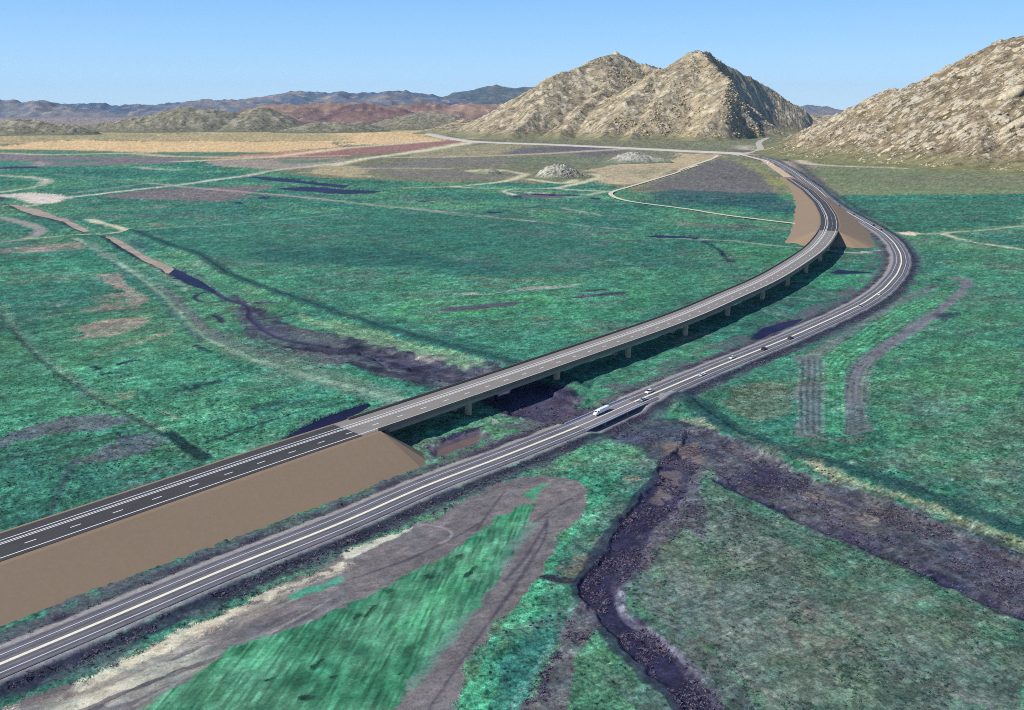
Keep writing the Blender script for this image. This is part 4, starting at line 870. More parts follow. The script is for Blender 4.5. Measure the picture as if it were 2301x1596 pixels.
track('dirt_road', 'B', [(2301 + 60, 850), (2301, 868), (2200, 905), (2050, 950), (1900, 995), (1800, 1022), (1772, 1036), (1770, 1044), (1800, 1065), (1860, 1085), (1950, 1101), (2301, 1145), (2540, 1186), (2840, 1222), (3040, 1246)], 8, dirt, 'pale dirt road bending across the fields beside the two knolls')
track('dirt_road', 'C', [(0, 1015), (100, 975), (200, 943), (245, 922), (255, 908), (200, 905), (100, 896)], 11, dirt, 'pale dirt road joining the highway near the far junction')
pal2 = plain('pale_concrete_road', (184, 176, 160), var=.1, scale=.03)
track('curved_road', 'C', [(440, 897), (500, 889), (530, 880), (543, 868), (536, 850), (528, 832), (545, 815), (590, 795), (650, 778), (710, 766)], 26, pal2, 'wide pale S-shaped road leading into the pass between the mountains')

# low bridge of the highway over the creek
rb = empty('road_bridge', tuple(HW.at((S_BR0 + S_BR1) / 2)[0] * np.array([1, 1, 0])))
tag(rb, 'low pale concrete road bridge carrying the older highway over the creek', 'bridge')
def local(o, root):
    bpy.context.view_layer.update(); o.parent = root; o.matrix_parent_inverse = root.matrix_world.inverted(); return o
def rect(a, b, z0, z1): return [(a, z0), (a, z1), (b, z1), (b, z0)]
local(slab(HW, S_BR0, S_BR1, rect(-6.3, 6.3, -.55, 0)).build('deck', MAT['old_deck']), rb)
local(slab(HW, S_BR0 - 2, S_BR1 + 2, rect(-6.5, -6.3, -.15, .25)).build('parapet', MAT['rail']), rb)
local(slab(HW, S_BR0 - 2, S_BR1 + 2, rect(6.3, 6.55, -.25, .7)).build('parapet', MAT['rail']), rb)
local(ribbons('centre_line', HW, [(S_BR0, S_BR1, -.3, .3)], .02, MAT['cream_paint']), rb)
local(ribbons('edge_line', HW, [(S_BR0, S_BR1, 4.2, 4.5), (S_BR0, S_BR1, -4.5, -4.2)], .02, MAT['blue_paint']), rb)
for f in (.3, .7):
    m = MB(); s_ = S_BR0 + (S_BR1 - S_BR0) * f
    local(slab(HW, s_ - .5, s_ + .5, rect(-5.6, 5.6, -4.2, -.9), 1.0).build('pier', MAT['concrete']), rb)

# ------------------------------------------------------------------ new road
def new_strip(name, specs, dz, mat, lab, cat='road'):
    return tag(ribbons(name, NEW, specs, dz, mat), lab, cat, kind='structure')
new_strip('new_road', [(0, S_ASPH, -HALF, HALF)], 0, MAT['new_asphalt'], 'fresh dark asphalt of the new road on its near embankment')
new_strip('new_road', [(S_FAR, S_END, -HALF, HALF)], 0, MAT['new_asphalt'], 'fresh dark asphalt of the new road on the far embankment')
LN = lambda s0, s1: [(s0, s1, 4.7, 5.02), (s0, s1, 2.7, 3.02), (s0, s1, 1.7, 2.02), (s0, s1, -8.14, -7.8)]
sd0, _ = NEW.locate(plan([(57.2, 1223.3)], 8.6)[0])
dash = np.arange(sd0 - 14.63 * 20, S_END, 14.63); dash = dash[dash > 0]
DS = lambda s0, s1: [(s, s + 3.66, -3.36, -3.02) for s in dash if s >= s0 and s + 3.66 <= s1]
new_strip('road_marking', LN(0, S_ASPH) + DS(0, S_ASPH), .03, MAT['paint'], 'white lane lines on the near dark asphalt', 'marking')
far_lines = LN(S_FAR, S_END) + DS(S_FAR, S_END)
far_lines += [(S_END, S_END + 130, -8.1, -7.84), (S_END, S_END + 60, 4.75, 4.97)]
new_strip('road_marking', far_lines, .05, MAT['paint'], 'white lane lines on the far dark asphalt', 'marking')
tail = []
s_ = S_TAIL - 620
for i in range(26):
    L_ = 14 + 18 * random.random(); a = random.uniform(-7, 5)
    tail.append((s_, s_ + L_, a, a + random.uniform(2.0, 4.5))); s_ += 23
new_strip('road_marking', tail, .7, MAT['paint'], 'broken white line fragments on bare earth where the new road meets the old', 'marking')

# earth embankments: flat top with a berm, battered sides, rounded cone at the bridge end
def embankment(s_from, s_to, end_at, wl, wr, wend, lab, berm=2.0):
    """end_at: 'hi' the cone lies past s_to, 'lo' before s_from"""
    q = np.arange(s_from, s_to, 5.0); q = np.r_[q, s_to]
    zt = NEW.at(q)[:, 2]
    top_l = NEW.at(q, HALF + berm); top_r = NEW.at(q, -HALF - berm)
    def toe(side, w):
        base = (HALF + berm)
        k = w(q) if callable(w) else np.full(len(q), w)
        T = NEW.at(q, side * base); N = NEW.at(q, side * (base + 1)) - T
        wob = (vnoise(q / 60., q * 0, 3) - .5) * .07 + 1
        T = T + N * (k * wob)[:, None]; T[:, 2] = -.9; return T
    tl = toe(1, wl); tr = toe(-1, wr)
    V = []; Fc = []
    def quad_strip(A, B):
        b = len(V); n = len(A)
        for a_, c_ in zip(A, B): V.append(tuple(a_)); V.append(tuple(c_))
        for i in range(n - 1): Fc.append((b + 2 * i, b + 2 * i + 1, b + 2 * i + 3, b + 2 * i + 2))
    drop = np.array([0, 0, -.12])
    mid = NEW.at(q); mid[:, 2] -= .3
    el = NEW.at(q, HALF) + drop; er = NEW.at(q, -HALF) + drop
    quad_strip(tr, top_r + drop * 3); quad_strip(top_r + drop * 3, er); quad_strip(er, el); quad_strip(el, top_l + drop * 3); quad_strip(top_l + drop * 3, tl)
    # end cone
    s_e = s_to if end_at == 'hi' else s_from; sg = 1 if end_at == 'hi' else -1; i_e = -1 if end_at == 'hi' else 0
    t = np.array([math.cos(NEW.heading(s_e)), math.sin(NEW.heading(s_e))]) * sg
    n = np.array([-t[1], t[0]]) * sg                       # towards the road's left
    TL = top_l[i_e] + drop * 3; TRr = top_r[i_e] + drop * 3
    wl_ = np.linalg.norm((tl[i_e] - TL)[:2]); wr_ = np.linalg.norm((tr[i_e] - TRr)[:2])
    topc = []; toec = []
    for a in np.linspace(0, math.pi / 2, 4):
        d = n * math.cos(a) * wl_ + t * math.sin(a) * wend; topc.append(TL); toec.append([TL[0] + d[0], TL[1] + d[1], -.9])
    for a in np.linspace(math.pi / 2, 0, 4):
        d = -n * math.cos(a) * wr_ + t * math.sin(a) * wend; topc.append(TRr); toec.append([TRr[0] + d[0], TRr[1] + d[1], -.9])
    quad_strip(topc, toec)
    o = mesh_obj('embankment', V, Fc, MAT['earth'])
    import bmesh
    bm = bmesh.new(); bm.from_mesh(o.data); bmesh.ops.remove_doubles(bm, verts=bm.verts, dist=.02); bmesh.ops.recalc_face_normals(bm, faces=bm.faces)
    if sum(f.normal.z for f in bm.faces) < 0: bmesh.ops.reverse_faces(bm, faces=bm.faces)
    bm.to_mesh(o.data); bm.free()
    return tag(o, lab, 'embankment', kind='structure')
embankment(0, S_ASPH + 9, 'hi', 20, lambda q: 22 + 5 * sstep(240, S_ASPH, q), 15, 'smooth brown earth embankment under the near dark asphalt')
embankment(S_FAR - 3, S_END + 60, 'lo', lambda q: np.interp(q, [S_FAR, S_FAR + 200, S_FAR + 480, S_END], [34, 34, 22, 5]), lambda q: np.interp(q, [S_FAR, S_FAR + 200, S_FAR + 480, S_END], [40, 34, 20, 4]), 28, 'brown earth embankment with a fan-shaped end under the far dark asphalt')
tan_strip = plain('graded_tan_earth', (196, 172, 140), var=.14, scale=.05)
new_strip('graded_earth', [(S_END + 40, S_TAIL - 40, -9, 11)], .25, tan_strip, 'strip of graded tan earth where the new road will meet the highway', 'ground')

# ------------------------------------------------------------------ viaduct
vd = empty('viaduct', (float(NEW.at(S_ASPH)[0, 0]), float(NEW.at(S_ASPH)[0, 1]), 0))
tag(vd, 'long curved grey concrete road viaduct on pairs of round columns', 'viaduct')
SB0, SB1 = S_RAIL, S_FAR
local(slab(NEW, S_ASPH, S_FAR, rect(-HALF, HALF, -.35, 0)).build('deck', MAT['deck']), vd)
local(slab(NEW, SB0 + 6, SB1 - 1, [(-HALF + .1, -2.7), (-HALF + .02, -.36), (HALF - .02, -.36), (HALF - .1, -2.7)]).build('girder', MAT['concrete']), vd)
for sgn in (1, -1):
    a = sgn * HALF
    sect = [(a + sgn * .45, -.75), (a + sgn * .4, 1.15), (a + sgn * .06, 1.15), (a + sgn * .004, 0), (a + sgn * .004, -.75)]
    local(slab(NEW, SB0, SB1, sect).build('parapet', MAT['parapet']), vd)
local(ribbons('lane_marking', NEW, LN(S_ASPH, S_FAR) + DS(S_ASPH, S_FAR), .03, MAT['paint']), vd)
PIERS = [(1062, 934.9), (1286, 853.9), (1444.3, 799), (1567, 750), (1660.2, 707), (1730.5, 670.5), (1783.7, 638.7), (1818, 614.8), (1847.6, 586.9), (1863.6, 565.4)]
s_first = NEW.locate(plan([PIERS[0]])[0])[0]; s_last = NEW.locate(plan([PIERS[-1]])[0])[0]
for i in range(10):
    s_ = s_first + (s_last - s_first) * i / 9
    hd = NEW.heading(s_)
    m = slab(NEW, s_ - 1.2, s_ + 1.2, rect(-7.6, 7.6, -3.5, -2.7), 1.2)
    local(m.build('cap_beam', MAT['concrete']), vd)
    for o_ in (-5.2, 4.6):
        p = NEW.at(s_, o_)[0]; m = MB(); rings = []
        for (z, r) in ((-1.5, 1.75), (p[2] - 6.0, 1.75), (p[2] - 3.3, 2.0)):
            ring = []
            for k in range(36):
                an = 2 * math.pi * k / 36; rr = r * (.93 if k % 6 == 3 else 1.0)
                ring.append((p[0] + rr * math.cos(an), p[1] + rr * math.sin(an), z))
            rings.append(ring)
        m.loft(rings)
        local(m.build('column', MAT['column']), vd)
for s_ in (SB0 + 4, SB1 - 1):
    local(slab(NEW, s_ - .2, s_ + 2.4, rect(-HALF - .3, HALF + .3, -5.5, -.8), 1.3).build('abutment', plain('brown_abutment', (104, 92, 80), var=.1)), vd)

# ------------------------------------------------------------------ vehicles
def car_mesh(kind, paint):
    root = empty('car'); L, Wd, H = {'sedan': (4.9, 1.9, 1.45), 'suv': (5.0, 2.0, 1.8)}[kind]
    h = L / 2; w = Wd / 2; belt = .55 * H + .1
    prof = [(-h, .45), (-h + .05, .85), (-h + .2, belt - .03), (h - 1.5, belt), (h - .15, belt - .2), (h, .62), (h - .02, .4), (h - .2, .28), (-h + .2, .28)]
    m = MB(); rings = []
    for (y, k) in ((-w, .90), (-w + .07, 1.0), (w - .07, 1.0), (w, .90)):
        zc = .6; rings.append([(x * (1 if k == 1 else .985), y, zc + (z - zc) * k) for x, z in prof])
    m.loft(rings); m.build('body', paint, root)
    r0, r1 = (-h + .35, h - 1.55) if kind == 'sedan' else (-h + .12, h - 1.45)
    t0, t1 = (r0 + .75, r1 - .8) if kind == 'sedan' else (r0 + .3, r1 - .75)
    m = MB(); m.loft([[(r0, -w + .1, belt - .02), (r1, -w + .1, belt - .02), (r1, w - .1, belt - .02), (r0, w - .1, belt - .02)], [(t0, -w + .3, H - .08), (t1, -w + .3, H - .08), (t1, w - .3, H - .08), (t0, w - .3, H - .08)]])
    m.build('window', MAT['glass'], root)
    m = MB(); m.loft([[(t0 - .05, -w + .28, H - .08), (t1 + .05, -w + .28, H - .08), (t1 + .05, w - .28, H - .08), (t0 - .05, w - .28, H - .08)], [(t0 + .1, -w + .38, H), (t1 - .1, -w + .38, H), (t1 - .1, w - .38, H), (t0 + .1, w - .38, H)]])
    m.build('roof', paint, root)
    for sx in (-h + .95, h - .95):
        for sy in (-w + .1, w - .1):
            m = MB(); m.cyl((sx, sy, .34), .34, .24, 'y', 16); wl = m.build('wheel', MAT['black'], root)
            m = MB(); m.cyl((sx, sy + math.copysign(.11, sy), .34), .2, .05, 'y', 12); m.build('rim', MAT['metal'], wl)
    for sy in (-w + .3, w - .3):
        m = MB(); m.box(h - .1, h + .012, sy - .2, sy + .2, .62, .78); m.build('headlight', MAT['lamp'], root)
        m = MB(); m.box(-h - .012, -h + .1, sy - .2, sy + .2, .72, .88); m.build('tail_light', MAT['tail'], root)
    return root
def copy_tree(o, parent=None):
    c = o.copy(); COL.objects.link(c)
    if parent: c.parent = parent
    for ch in list(o.children): copy_tree(ch, c)
    return c
PROTO = {}
def place_car(pxy, kind, colour, oncoming, lab):
    key = (kind, colour)
    if key not in PROTO: PROTO[key] = car_mesh(kind, MAT[colour]); o = PROTO[key]
    else: o = copy_tree(PROTO[key])
    s_, _ = HW.locate(plan([pxy], HZ + .7)[0])
    p = HW.at(s_, 2.5 if oncoming else -2.4)[0]
    o.location = (p[0], p[1], p[2] + .03); o.rotation_euler = (0, 0, HW.heading(s_) + (math.pi if oncoming else 0))
    tag(o, lab, 'car', 'cars driving along the older highway')
CARS = [((1458, 880), 'suv', 'white_car', True, 'white car in the far lane just past the right end of the low road bridge'),
        ((1447, 897), 'sedan', 'silver_car', False, 'silver car in the near lane just past the right end of the low road bridge'),
        ((1583, 842), 'sedan', 'white_car', False, 'white car alone in the near lane below the third pair of viaduct columns'),
        ((1647, 803.5), 'sedan', 'white_car', True, 'white car in the far lane beside the pale dirt verge and the dark pond'),
        ((1724, 785), 'suv', 'dark_car', False, 'black car in the near lane nearest to the dark pond, first of two black cars'),
        ((1784.6, 761), 'suv', 'dark_car', False, 'black car in the near lane just beyond the dark pond, second of two black cars'),
        ((1940, 688), 'sedan', 'silver_car', False, 'silver car on the curve just below the white car leading it'),
        ((1980, 661), 'sedan', 'white_car', False, 'white car on the curve beside the field track that joins the highway'),
        ((2005, 546), 'sedan', 'silver_car', True, 'silver car on the inside of the bend below the side road crossing'),
        ((1978, 516), 'sedan', 'dark_car', False, 'black car at the side road crossing by the far embankment'),
        ((1961, 506), 'suv', 'dark_car', False, 'dark car just beyond the side road crossing'),
        ((1939, 499), 'suv', 'white_car', True, 'white car in the left lane beside the right slope of the far embankment'),
        ((1920, 481.5), 'sedan', 'dark_car', False, 'dark car beside the widest part of the far embankment'),
        ((1891.5, 462.5), 'sedan', 'dark_car', False, 'dark car where green field turns to olive beyond the highway'),
        ((1866.8, 446), 'sedan', 'silver_car', True, 'silver car on the straight beside the narrow end of the far embankment'),
        ((1840, 425), 'suv', 'dark_car', False, 'dark car on the straight beside the end of the dark asphalt'),
        ((1813, 404), 'sedan', 'dark_car', False, 'second farthest dark car on the highway below the rocky mountain'),
        ((1791, 387), 'suv', 'dark_car', False, 'farthest dark car on the highway below the rocky mountain'),
        ((1747, 365), 'sedan', 'white_car', False, 'farthest white car on the highway near the white line fragments')]
for c in CARS: place_car(*c)

# lorry on the low bridge, coming towards the viewer
tk = empty('truck'); s_, _ = HW.locate(plan([(1368, 925)], HZ + 2)[0]); p = HW.at(s_, 2.55)[0]
tag(tk, 'long white tractor trailer truck with red rear doors crossing the low road bridge', 'truck')
m = MB(); m.box(-9.6, 3.6, -1.28, 1.28, 1.15, 4.05); m.build('trailer', MAT['white_car'], tk)
m = MB(); m.box(-9.75, -9.6, -1.3, 1.3, .9, 4.07); m.build('rear_door', MAT['red_car'], tk)
m = MB(); m.box(-9.5, 7.6, -.5, .5, .7, 1.15); m.build('chassis', MAT['black'], tk)
m = MB(); m.loft([[(x, y, z) for x, z in ((4.3, .75), (4.3, 3.7), (4.7, 3.95), (6.4, 3.75), (6.9, 2.55), (8.5, 2.25), (8.7, 1.0), (8.6, .65))] for y in (-1.22, 1.22)]); cab = m.build('cab', MAT['white_car'], tk)
m = MB(); m.loft([[(x, y, z) for x, z in ((6.47, 3.55), (6.93, 2.62), (6.90, 2.60), (6.44, 3.53))] for y in (-1.05, 1.05)]); m.build('windscreen', MAT['glass'], cab)
for sy in (-1.235, 1.235):
    m = MB(); m.box(5.3, 6.3, sy - .02, sy + .02, 2.5, 3.4); m.build('side_window', MAT['glass'], cab)
for x_ in (-8.4, -7.1, 3.6, 4.9, 7.7):
    for y_ in (-1.05, 1.05):
        m = MB(); m.cyl((x_, y_, .52), .52, .42, 'y', 18); m.build('wheel', MAT['black'], tk)
for y_ in (-.9, .9):
    m = MB(); m.box(8.6, 8.72, y_ - .18, y_ + .18, 1.0, 1.3); m.build('headlight', MAT['lamp'], tk)
tk.scale = (.62, .72, .66); tk.location = (p[0], p[1], p[2] + .03); tk.rotation_euler = (0, 0, HW.heading(s_) + math.pi)

# ------------------------------------------------------------------ hills and mountains
def ridge_pts(ridges, step):
    """ridges: list of (points (N,3), slope); returns dense crest samples"""
    out = []
    for P, sl in ridges:
        if not isinstance(sl, tuple): sl = (sl, sl * 1.35)
        P = np.asarray(P, float); d = np.r_[0, np.cumsum(np.linalg.norm(np.diff(P[:, :2], axis=0), axis=1))]
        s = np.arange(0, d[-1] + step, step)
        out.append(np.c_[[np.interp(s, d, P[:, k]) for k in range(3)] + [np.full(len(s), sl[0]), np.full(len(s), sl[1])]].T)
    return np.vstack(out)
class Hill:
    def __init__(h, name, x0, x1, y0, y1, cell, ridges, mat, lab, foot=35, gully=(120, .16), rough=(30, 8), seed=0, base=0, sharp=2.0, step=None, cut=-6, vary=None):
        nx = int((x1 - x0) / cell) + 1; ny = int((y1 - y0) / cell) + 1
        xs = np.linspace(x0, x1, nx); ys = np.linspace(y0, y1, ny)
        X, Y = np.meshgrid(xs, ys); C = ridge_pts(ridges, step or cell * 4)
        wx = (fbm(X / (gully[0] * 1.6), Y / (gully[0] * 1.6), 3, seed + 7) - .5) * gully[0] * .5
        wy = (fbm(X / (gully[0] * 1.6), Y / (gully[0] * 1.6), 3, seed + 9) - .5) * gully[0] * .5
        Hm = np.full(X.shape, -1e9)
        for c in C:
            dx = X + wx - c[0]; dy = Y + wy - c[1]
            dd_ = np.sqrt(dx * dx + dy * dy + 9)
            Hm = np.maximum(Hm, c[2] - (c[3] + (c[4] - c[3]) * np.clip(dx / dd_ * 1.5 + .3, 0, 1)) * dd_)
        rel = np.clip(Hm / max(C[:, 2].max(), 1), 0, 1)
        g = ridged(X / gully[0], Y / gully[0], 4, seed) - .55
        Z = Hm + g * gully[1] * gully[0] * np.clip(1.15 - rel, 0.25, 1) * sstep(-40, 40, Hm) * 1.0
        Z = foot * np.log1p(np.exp(np.clip(Z / foot, -30, 30))) - foot * .30
        r1 = fbm(X / rough[0], Y / rough[0], 5, seed + 30, .62) - .5
        qx = X * .82 + Y * .57 + r1 * rough[0]; qy = -X * .57 + Y * .82
        crag = ridged(qx / (rough[0] * 3.6), qy / (rough[0] * 1.7), 4, seed + 60, .6) - .5
        blk = np.maximum(0, vnoise(X / rough[0] * 1.3, Y / rough[0] * 1.3, seed + 50) - .55) * 2
        amp = sstep(5, 60 if C[:, 2].max() > 120 else 12, Z)
        Z = Z + amp * (r1 * rough[1] * 1.6 + blk * rough[1] * 1.1 + crag * rough[1] * 2.0)
        outc = np.clip(blk * 1.6 + np.clip(crag - .12, 0, 1) * 2.2, 0, 1) * amp
        keep = Z > cut
        h.xs, h.ys, h.Z = xs, ys, Z + base
        V = np.c_[X.ravel(), Y.ravel(), (Z + base).ravel()]
        idx = np.arange(nx * ny).reshape(ny, nx)
        q = np.stack([idx[:-1, :-1], idx[:-1, 1:], idx[1:, 1:], idx[1:, :-1]], -1).reshape(-1, 4)
        kk = keep.ravel(); q = q[kk[q].any(1)]
        used = np.zeros(len(V), bool); used[q.ravel()] = True; rm = np.cumsum(used) - 1
        h.o = mesh_obj(name, V[used], rm[q], mat, smooth=True)
        oa = h.o.data.attributes.new('Outcrop', 'FLOAT', 'POINT'); oa.data.foreach_set('value', outc.ravel()[used].astype(np.float32))
        tag(h.o, lab, 'mountain' if 'mountain' in name else 'hill', kind='structure')
    def z(h, x, y):
        i = np.clip(((x - h.xs[0]) / (h.xs[1] - h.xs[0])).astype(int), 0, len(h.xs) - 1)
        j = np.clip(((y - h.ys[0]) / (h.ys[1] - h.ys[0])).astype(int), 0, len(h.ys) - 1)
        return h.Z[j, i]
def ridge(view, pts, Ys):
    return at_depth(px(view, pts), np.asarray(Ys, float))

rock_twin = rock_mat('granite_scrub', (94, 87, 70), (156, 143, 116), (212, 201, 174), (122, 122, 88), 0, 40, s=1.5, bd=5, pale_amt=.6)
rock_right = rock_mat('granite_boulder_slope', (80, 71, 52), (140, 125, 98), (206, 198, 178), (116, 118, 80), 0, 46, s=1.0, bd=4, pale_amt=.62)
rock_knoll = rock_mat('knoll_rock', (104, 102, 92), (168, 164, 150), (214, 210, 198), (96, 112, 82), 0, 12, s=.5, bd=2, pale_amt=.6)
rock_low = rock_mat('grey_granite', (80, 79, 62), (130, 125, 104), (178, 172, 152), (104, 112, 84), 0, 14, s=.8, bd=3, pale_amt=.6)

fl = [(0, 665), (150, 572), (250, 492), (380, 385), (470, 314), (540, 282), (600, 268), (680, 232), (730, 212), (800, 167), (860, 154), (925, 144), (980, 167), (1040, 205), (1100, 212), (1150, 227), (1260, 275)]
back = ridge('M', fl, np.interp(np.arange(len(fl)), [0, 8, 12, 16], [5000, 5500, 5800, 5800]))
fr = [(1195, 262), (1310, 228), (1390, 172), (1440, 132), (1490, 125), (1530, 134), (1580, 172), (1650, 217), (1750, 277), (1850, 327), (1950, 372), (2050, 437), (2150, 492), (2210, 532), (2250, 582), (2330, 612), (2400, 640)]
frr = ridge('M', fr, np.interp(np.arange(len(fr)), [0, 4, 10, 16], [5150, 5250, 6300, 6600]))
twin_ridges = [(back, .60), (frr[:5], (.62, 1.5)), (frr[4:], (.62, 1.5)),
               (ridge('M', [(925, 144), (860, 330), (700, 520), (520, 690)], [5800, 5350, 4950, 4560]), .55),
               (ridge('M', [(540, 282), (400, 480), (250, 650)], [5450, 5050, 4700]), .55),
               (ridge('M', [(1195, 262), (1100, 362), (960, 520), (820, 700)], [5150, 4950, 4700, 4430]), .55),
               (ridge('M', [(1390, 172), (1260, 400), (1100, 600), (1010, 720)], [5220, 4880, 4600, 4380]), .56),
               (ridge('M', [(1490, 125), (1570, 215), (1690, 335), (1660, 420), (1590, 540), (1500, 690)], [5250, 5080, 4850, 4720, 4560, 4370]), (.62, 1.45))]
twin = Hill('mountain', -320, 2350, 4050, 6700, 5.5, twin_ridges, rock_twin, 'twin peaked tan granite mountain in the middle distance, its right face in shade', foot=24, gully=(130, .26), rough=(36, 7), seed=3)
rt = [(990, 690), (1060, 648), (1140, 600), (1250, 550), (1400, 472), (1430, 467), (1480, 466), (1560, 442), (1660, 427), (1800, 347), (1950, 242), (2000, 217), (2100, 167), (2200, 120), (2301, 95), (2600, 10), (3000, -80), (3600, -60)]
rtr = ridge('C', rt, np.interp(np.arange(len(rt)), [0, 5, 9, 14, 17], [3800, 3500, 3200, 2950, 2800]))
right_ridges = [(rtr, .54), (ridge('C', [(1430, 467), (1200, 640), (1000, 790), (860, 890)], [3500, 3180, 2950, 2800]), .55), (ridge('C', [(1800, 347), (1650, 560), (1500, 740), (1400, 900)], [3200, 2950, 2700, 2500]), .5),
                (ridge('C', [(2301, 95), (2150, 380), (2050, 650), (1980, 900)], [2950, 2720, 2480, 2260]), .5), (ridge('C', [(2800, -40), (2700, 350), (2600, 800)], [2850, 2550, 2200]), .5)]
right = Hill('mountain', 800, 2500, 2000, 4200, 4.2, right_ridges, rock_right, 'steep boulder strewn granite mountain rising out of frame on the right', foot=26, gully=(95, .32), rough=(26, 8), seed=13)

def small_hill(view, prof, Yc, slope, lab, name='hill', cell=4, mat=None, dy=0, gully=(60, .15), rough=(16, 3.0), foot=8, seed=0, spurs=()):
    P = at_depth(px(view, prof), np.full(len(prof), Yc) + np.linspace(-dy, dy, len(prof)))
    hz = P[:, 2].max(); ext = hz / slope * 1.25 + 60
    R_ = [(P, slope)] + list(spurs)
    return Hill(name, P[:, 0].min() - ext, P[:, 0].max() + ext, Yc - ext - dy, Yc + ext + dy, cell, R_, mat or rock_low, lab, foot=foot, gully=gully, rough=rough, seed=seed, cut=-2)
KN = small_hill('B', [(1310, 885), (1340, 862), (1370, 842), (1410, 832), (1450, 834), (1490, 850), (1530, 872), (1580, 892), (1630, 908)], 1990, .78, 'steep grey rocky knoll standing alone in the fields beside a looping dirt track', name='knoll', mat=rock_knoll, cell=1.6, gully=(26, .2), rough=(9, 2.2), foot=4, seed=4)
small_hill('B', [(1800, 810), (1850, 775), (1890, 758), (1940, 754), (2000, 762), (2060, 782), (2120, 798), (2160, 806)], 2560, .5, 'lower broad grey rocky knoll just left of the far dirt road', name='knoll', mat=rock_knoll, cell=2.2, gully=(34, .2), rough=(10, 2.0), foot=4, seed=5)
small_hill('B', [(940, 872), (975, 867), (1005, 874)], 2090, .4, 'tiny rock outcrop ringed by a dirt track in the mauve field', name='knoll', mat=rock_knoll, cell=1.5, gully=(14, .15), rough=(6, 1.2), foot=1.5, seed=6)
small_hill('A', [(520, 330), (700, 310), (830, 292), (900, 268), (1000, 248), (1100, 225), (1200, 205), (1250, 201), (1330, 216), (1420, 212), (1500, 226), (1570, 240), (1640, 252), (1680, 222), (1740, 206), (1790, 206), (1840, 226), (1890, 262), (1960, 298)], 6300, .36, 'long grey granite ridge with two rounded humps beyond the tan field', cell=9, gully=(150, .22), rough=(45, 8), foot=14, seed=7, dy=150)
small_hill('A', [(-300, 320), (-100, 300), (0, 305), (60, 290), (130, 281), (200, 283), (280, 296), (340, 310), (430, 318), (500, 322)], 5400, .34, 'grey granite hill at the left edge beyond the tan field', cell=8, gully=(120, .22), rough=(40, 6), foot=10, seed=8)
small_hill('B', [(290, 548), (360, 520), (440, 502), (520, 494), (600, 498), (680, 506), (740, 520), (800, 540)], 6900, .3, 'low olive grey hill behind the red field', cell=9, gully=(120, .2), rough=(40, 6), foot=12, seed=9)
small_hill('B', [(720, 575), (770, 545), (800, 534), (840, 542), (900, 566)], 5700, .3, 'small smooth tan hill at the left foot of the twin peaks', cell=7, mat=rock_twin, gully=(80, .15), rough=(30, 3), foot=10, seed=10)
small_hill('B', [(20, 575), (60, 560), (110, 556), (160, 575)], 6200, .25, 'little green grey mound behind the tan field', cell=8, gully=(80, .15), rough=(30, 3), foot=8, seed=12)
small_hill('A', [(2050, 320), (2100, 300), (2150, 296), (2200, 304), (2301, 300)], 6000, .25, 'low grey rise right of the long granite ridge', cell=8, gully=(80, .15), rough=(30, 3), foot=8, seed=14)
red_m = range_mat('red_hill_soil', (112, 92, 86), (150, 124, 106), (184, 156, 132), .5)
blue_m = range_mat('haze_tinted_range', (74, 94, 116), (116, 116, 120), (164, 148, 130), 1.0)  # blue of the aerial haze is put into these base colours
small_hill('A', [(1640, 232), (1700, 210), (1800, 190), (1900, 186), (2050, 184), (2150, 178), (2200, 174), (2301, 184), (2420, 196), (2500, 212), (2600, 222)], 10500, .30, 'red brown eroded hills below the distant blue range', cell=26, mat=red_m, gully=(420, .3), rough=(150, 14), foot=25, seed=15, dy=300)
small_hill('B', [(180, 468), (330, 452), (450, 436), (560, 426), (640, 430), (760, 440), (860, 432), (930, 440), (1060, 434), (1150, 438), (1300, 450)], 11500, .30, 'low reddish badlands left of the twin peaks', cell=26, mat=red_m, gully=(420, .3), rough=(150, 12), foot=25, seed=16, dy=200)
small_hill('B', [(-40, 470), (60, 440), (120, 431), (180, 434), (260, 440), (330, 455), (420, 478)], 9800, .3, 'dark red brown hill in front of the badlands', cell=22, mat=range_mat('dark_red_soil', (92, 74, 76), (126, 100, 92), (158, 128, 112), .5), gully=(350, .3), rough=(120, 12), foot=20, seed=18)
main = [(-900, 150), (-600, 140), (-300, 160), (0, 156), (60, 164), (140, 178), (240, 175), (350, 173), (400, 184), (480, 180), (570, 168), (680, 170), (760, 178), (860, 180), (980, 192), (1090, 193), (1200, 178), (1300, 165), (1400, 156), (1500, 154), (1640, 160), (1720, 142), (1800, 130), (1900, 112), (1960, 100), (2000, 98), (2060, 106), (2140, 112), (2240, 108), (2301, 100)]
P1 = px('A', main); P2 = px('B', [(60, 370), (120, 368), (180, 366), (240, 376), (300, 356), (360, 348), (440, 344), (500, 360), (570, 356), (640, 376), (700, 392), (760, 400)])
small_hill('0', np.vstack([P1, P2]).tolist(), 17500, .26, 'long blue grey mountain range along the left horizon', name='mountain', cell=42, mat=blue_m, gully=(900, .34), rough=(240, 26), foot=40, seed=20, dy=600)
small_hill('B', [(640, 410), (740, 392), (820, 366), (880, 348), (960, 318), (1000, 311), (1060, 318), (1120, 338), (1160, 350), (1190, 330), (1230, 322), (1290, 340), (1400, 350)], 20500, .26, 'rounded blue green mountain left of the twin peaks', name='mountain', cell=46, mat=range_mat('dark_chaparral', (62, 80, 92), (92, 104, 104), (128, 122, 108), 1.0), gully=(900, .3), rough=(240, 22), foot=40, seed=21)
small_hill('C', [(600, 600), (800, 580), (850, 574), (900, 578), (1000, 582), (1100, 598), (1200, 604), (1500, 600), (2301, 560)], 21500, .26, 'faint blue range seen in the gap between the mountains', name='mountain', cell=60, mat=blue_m, gully=(900, .3), rough=(240, 22), foot=40, seed=22)
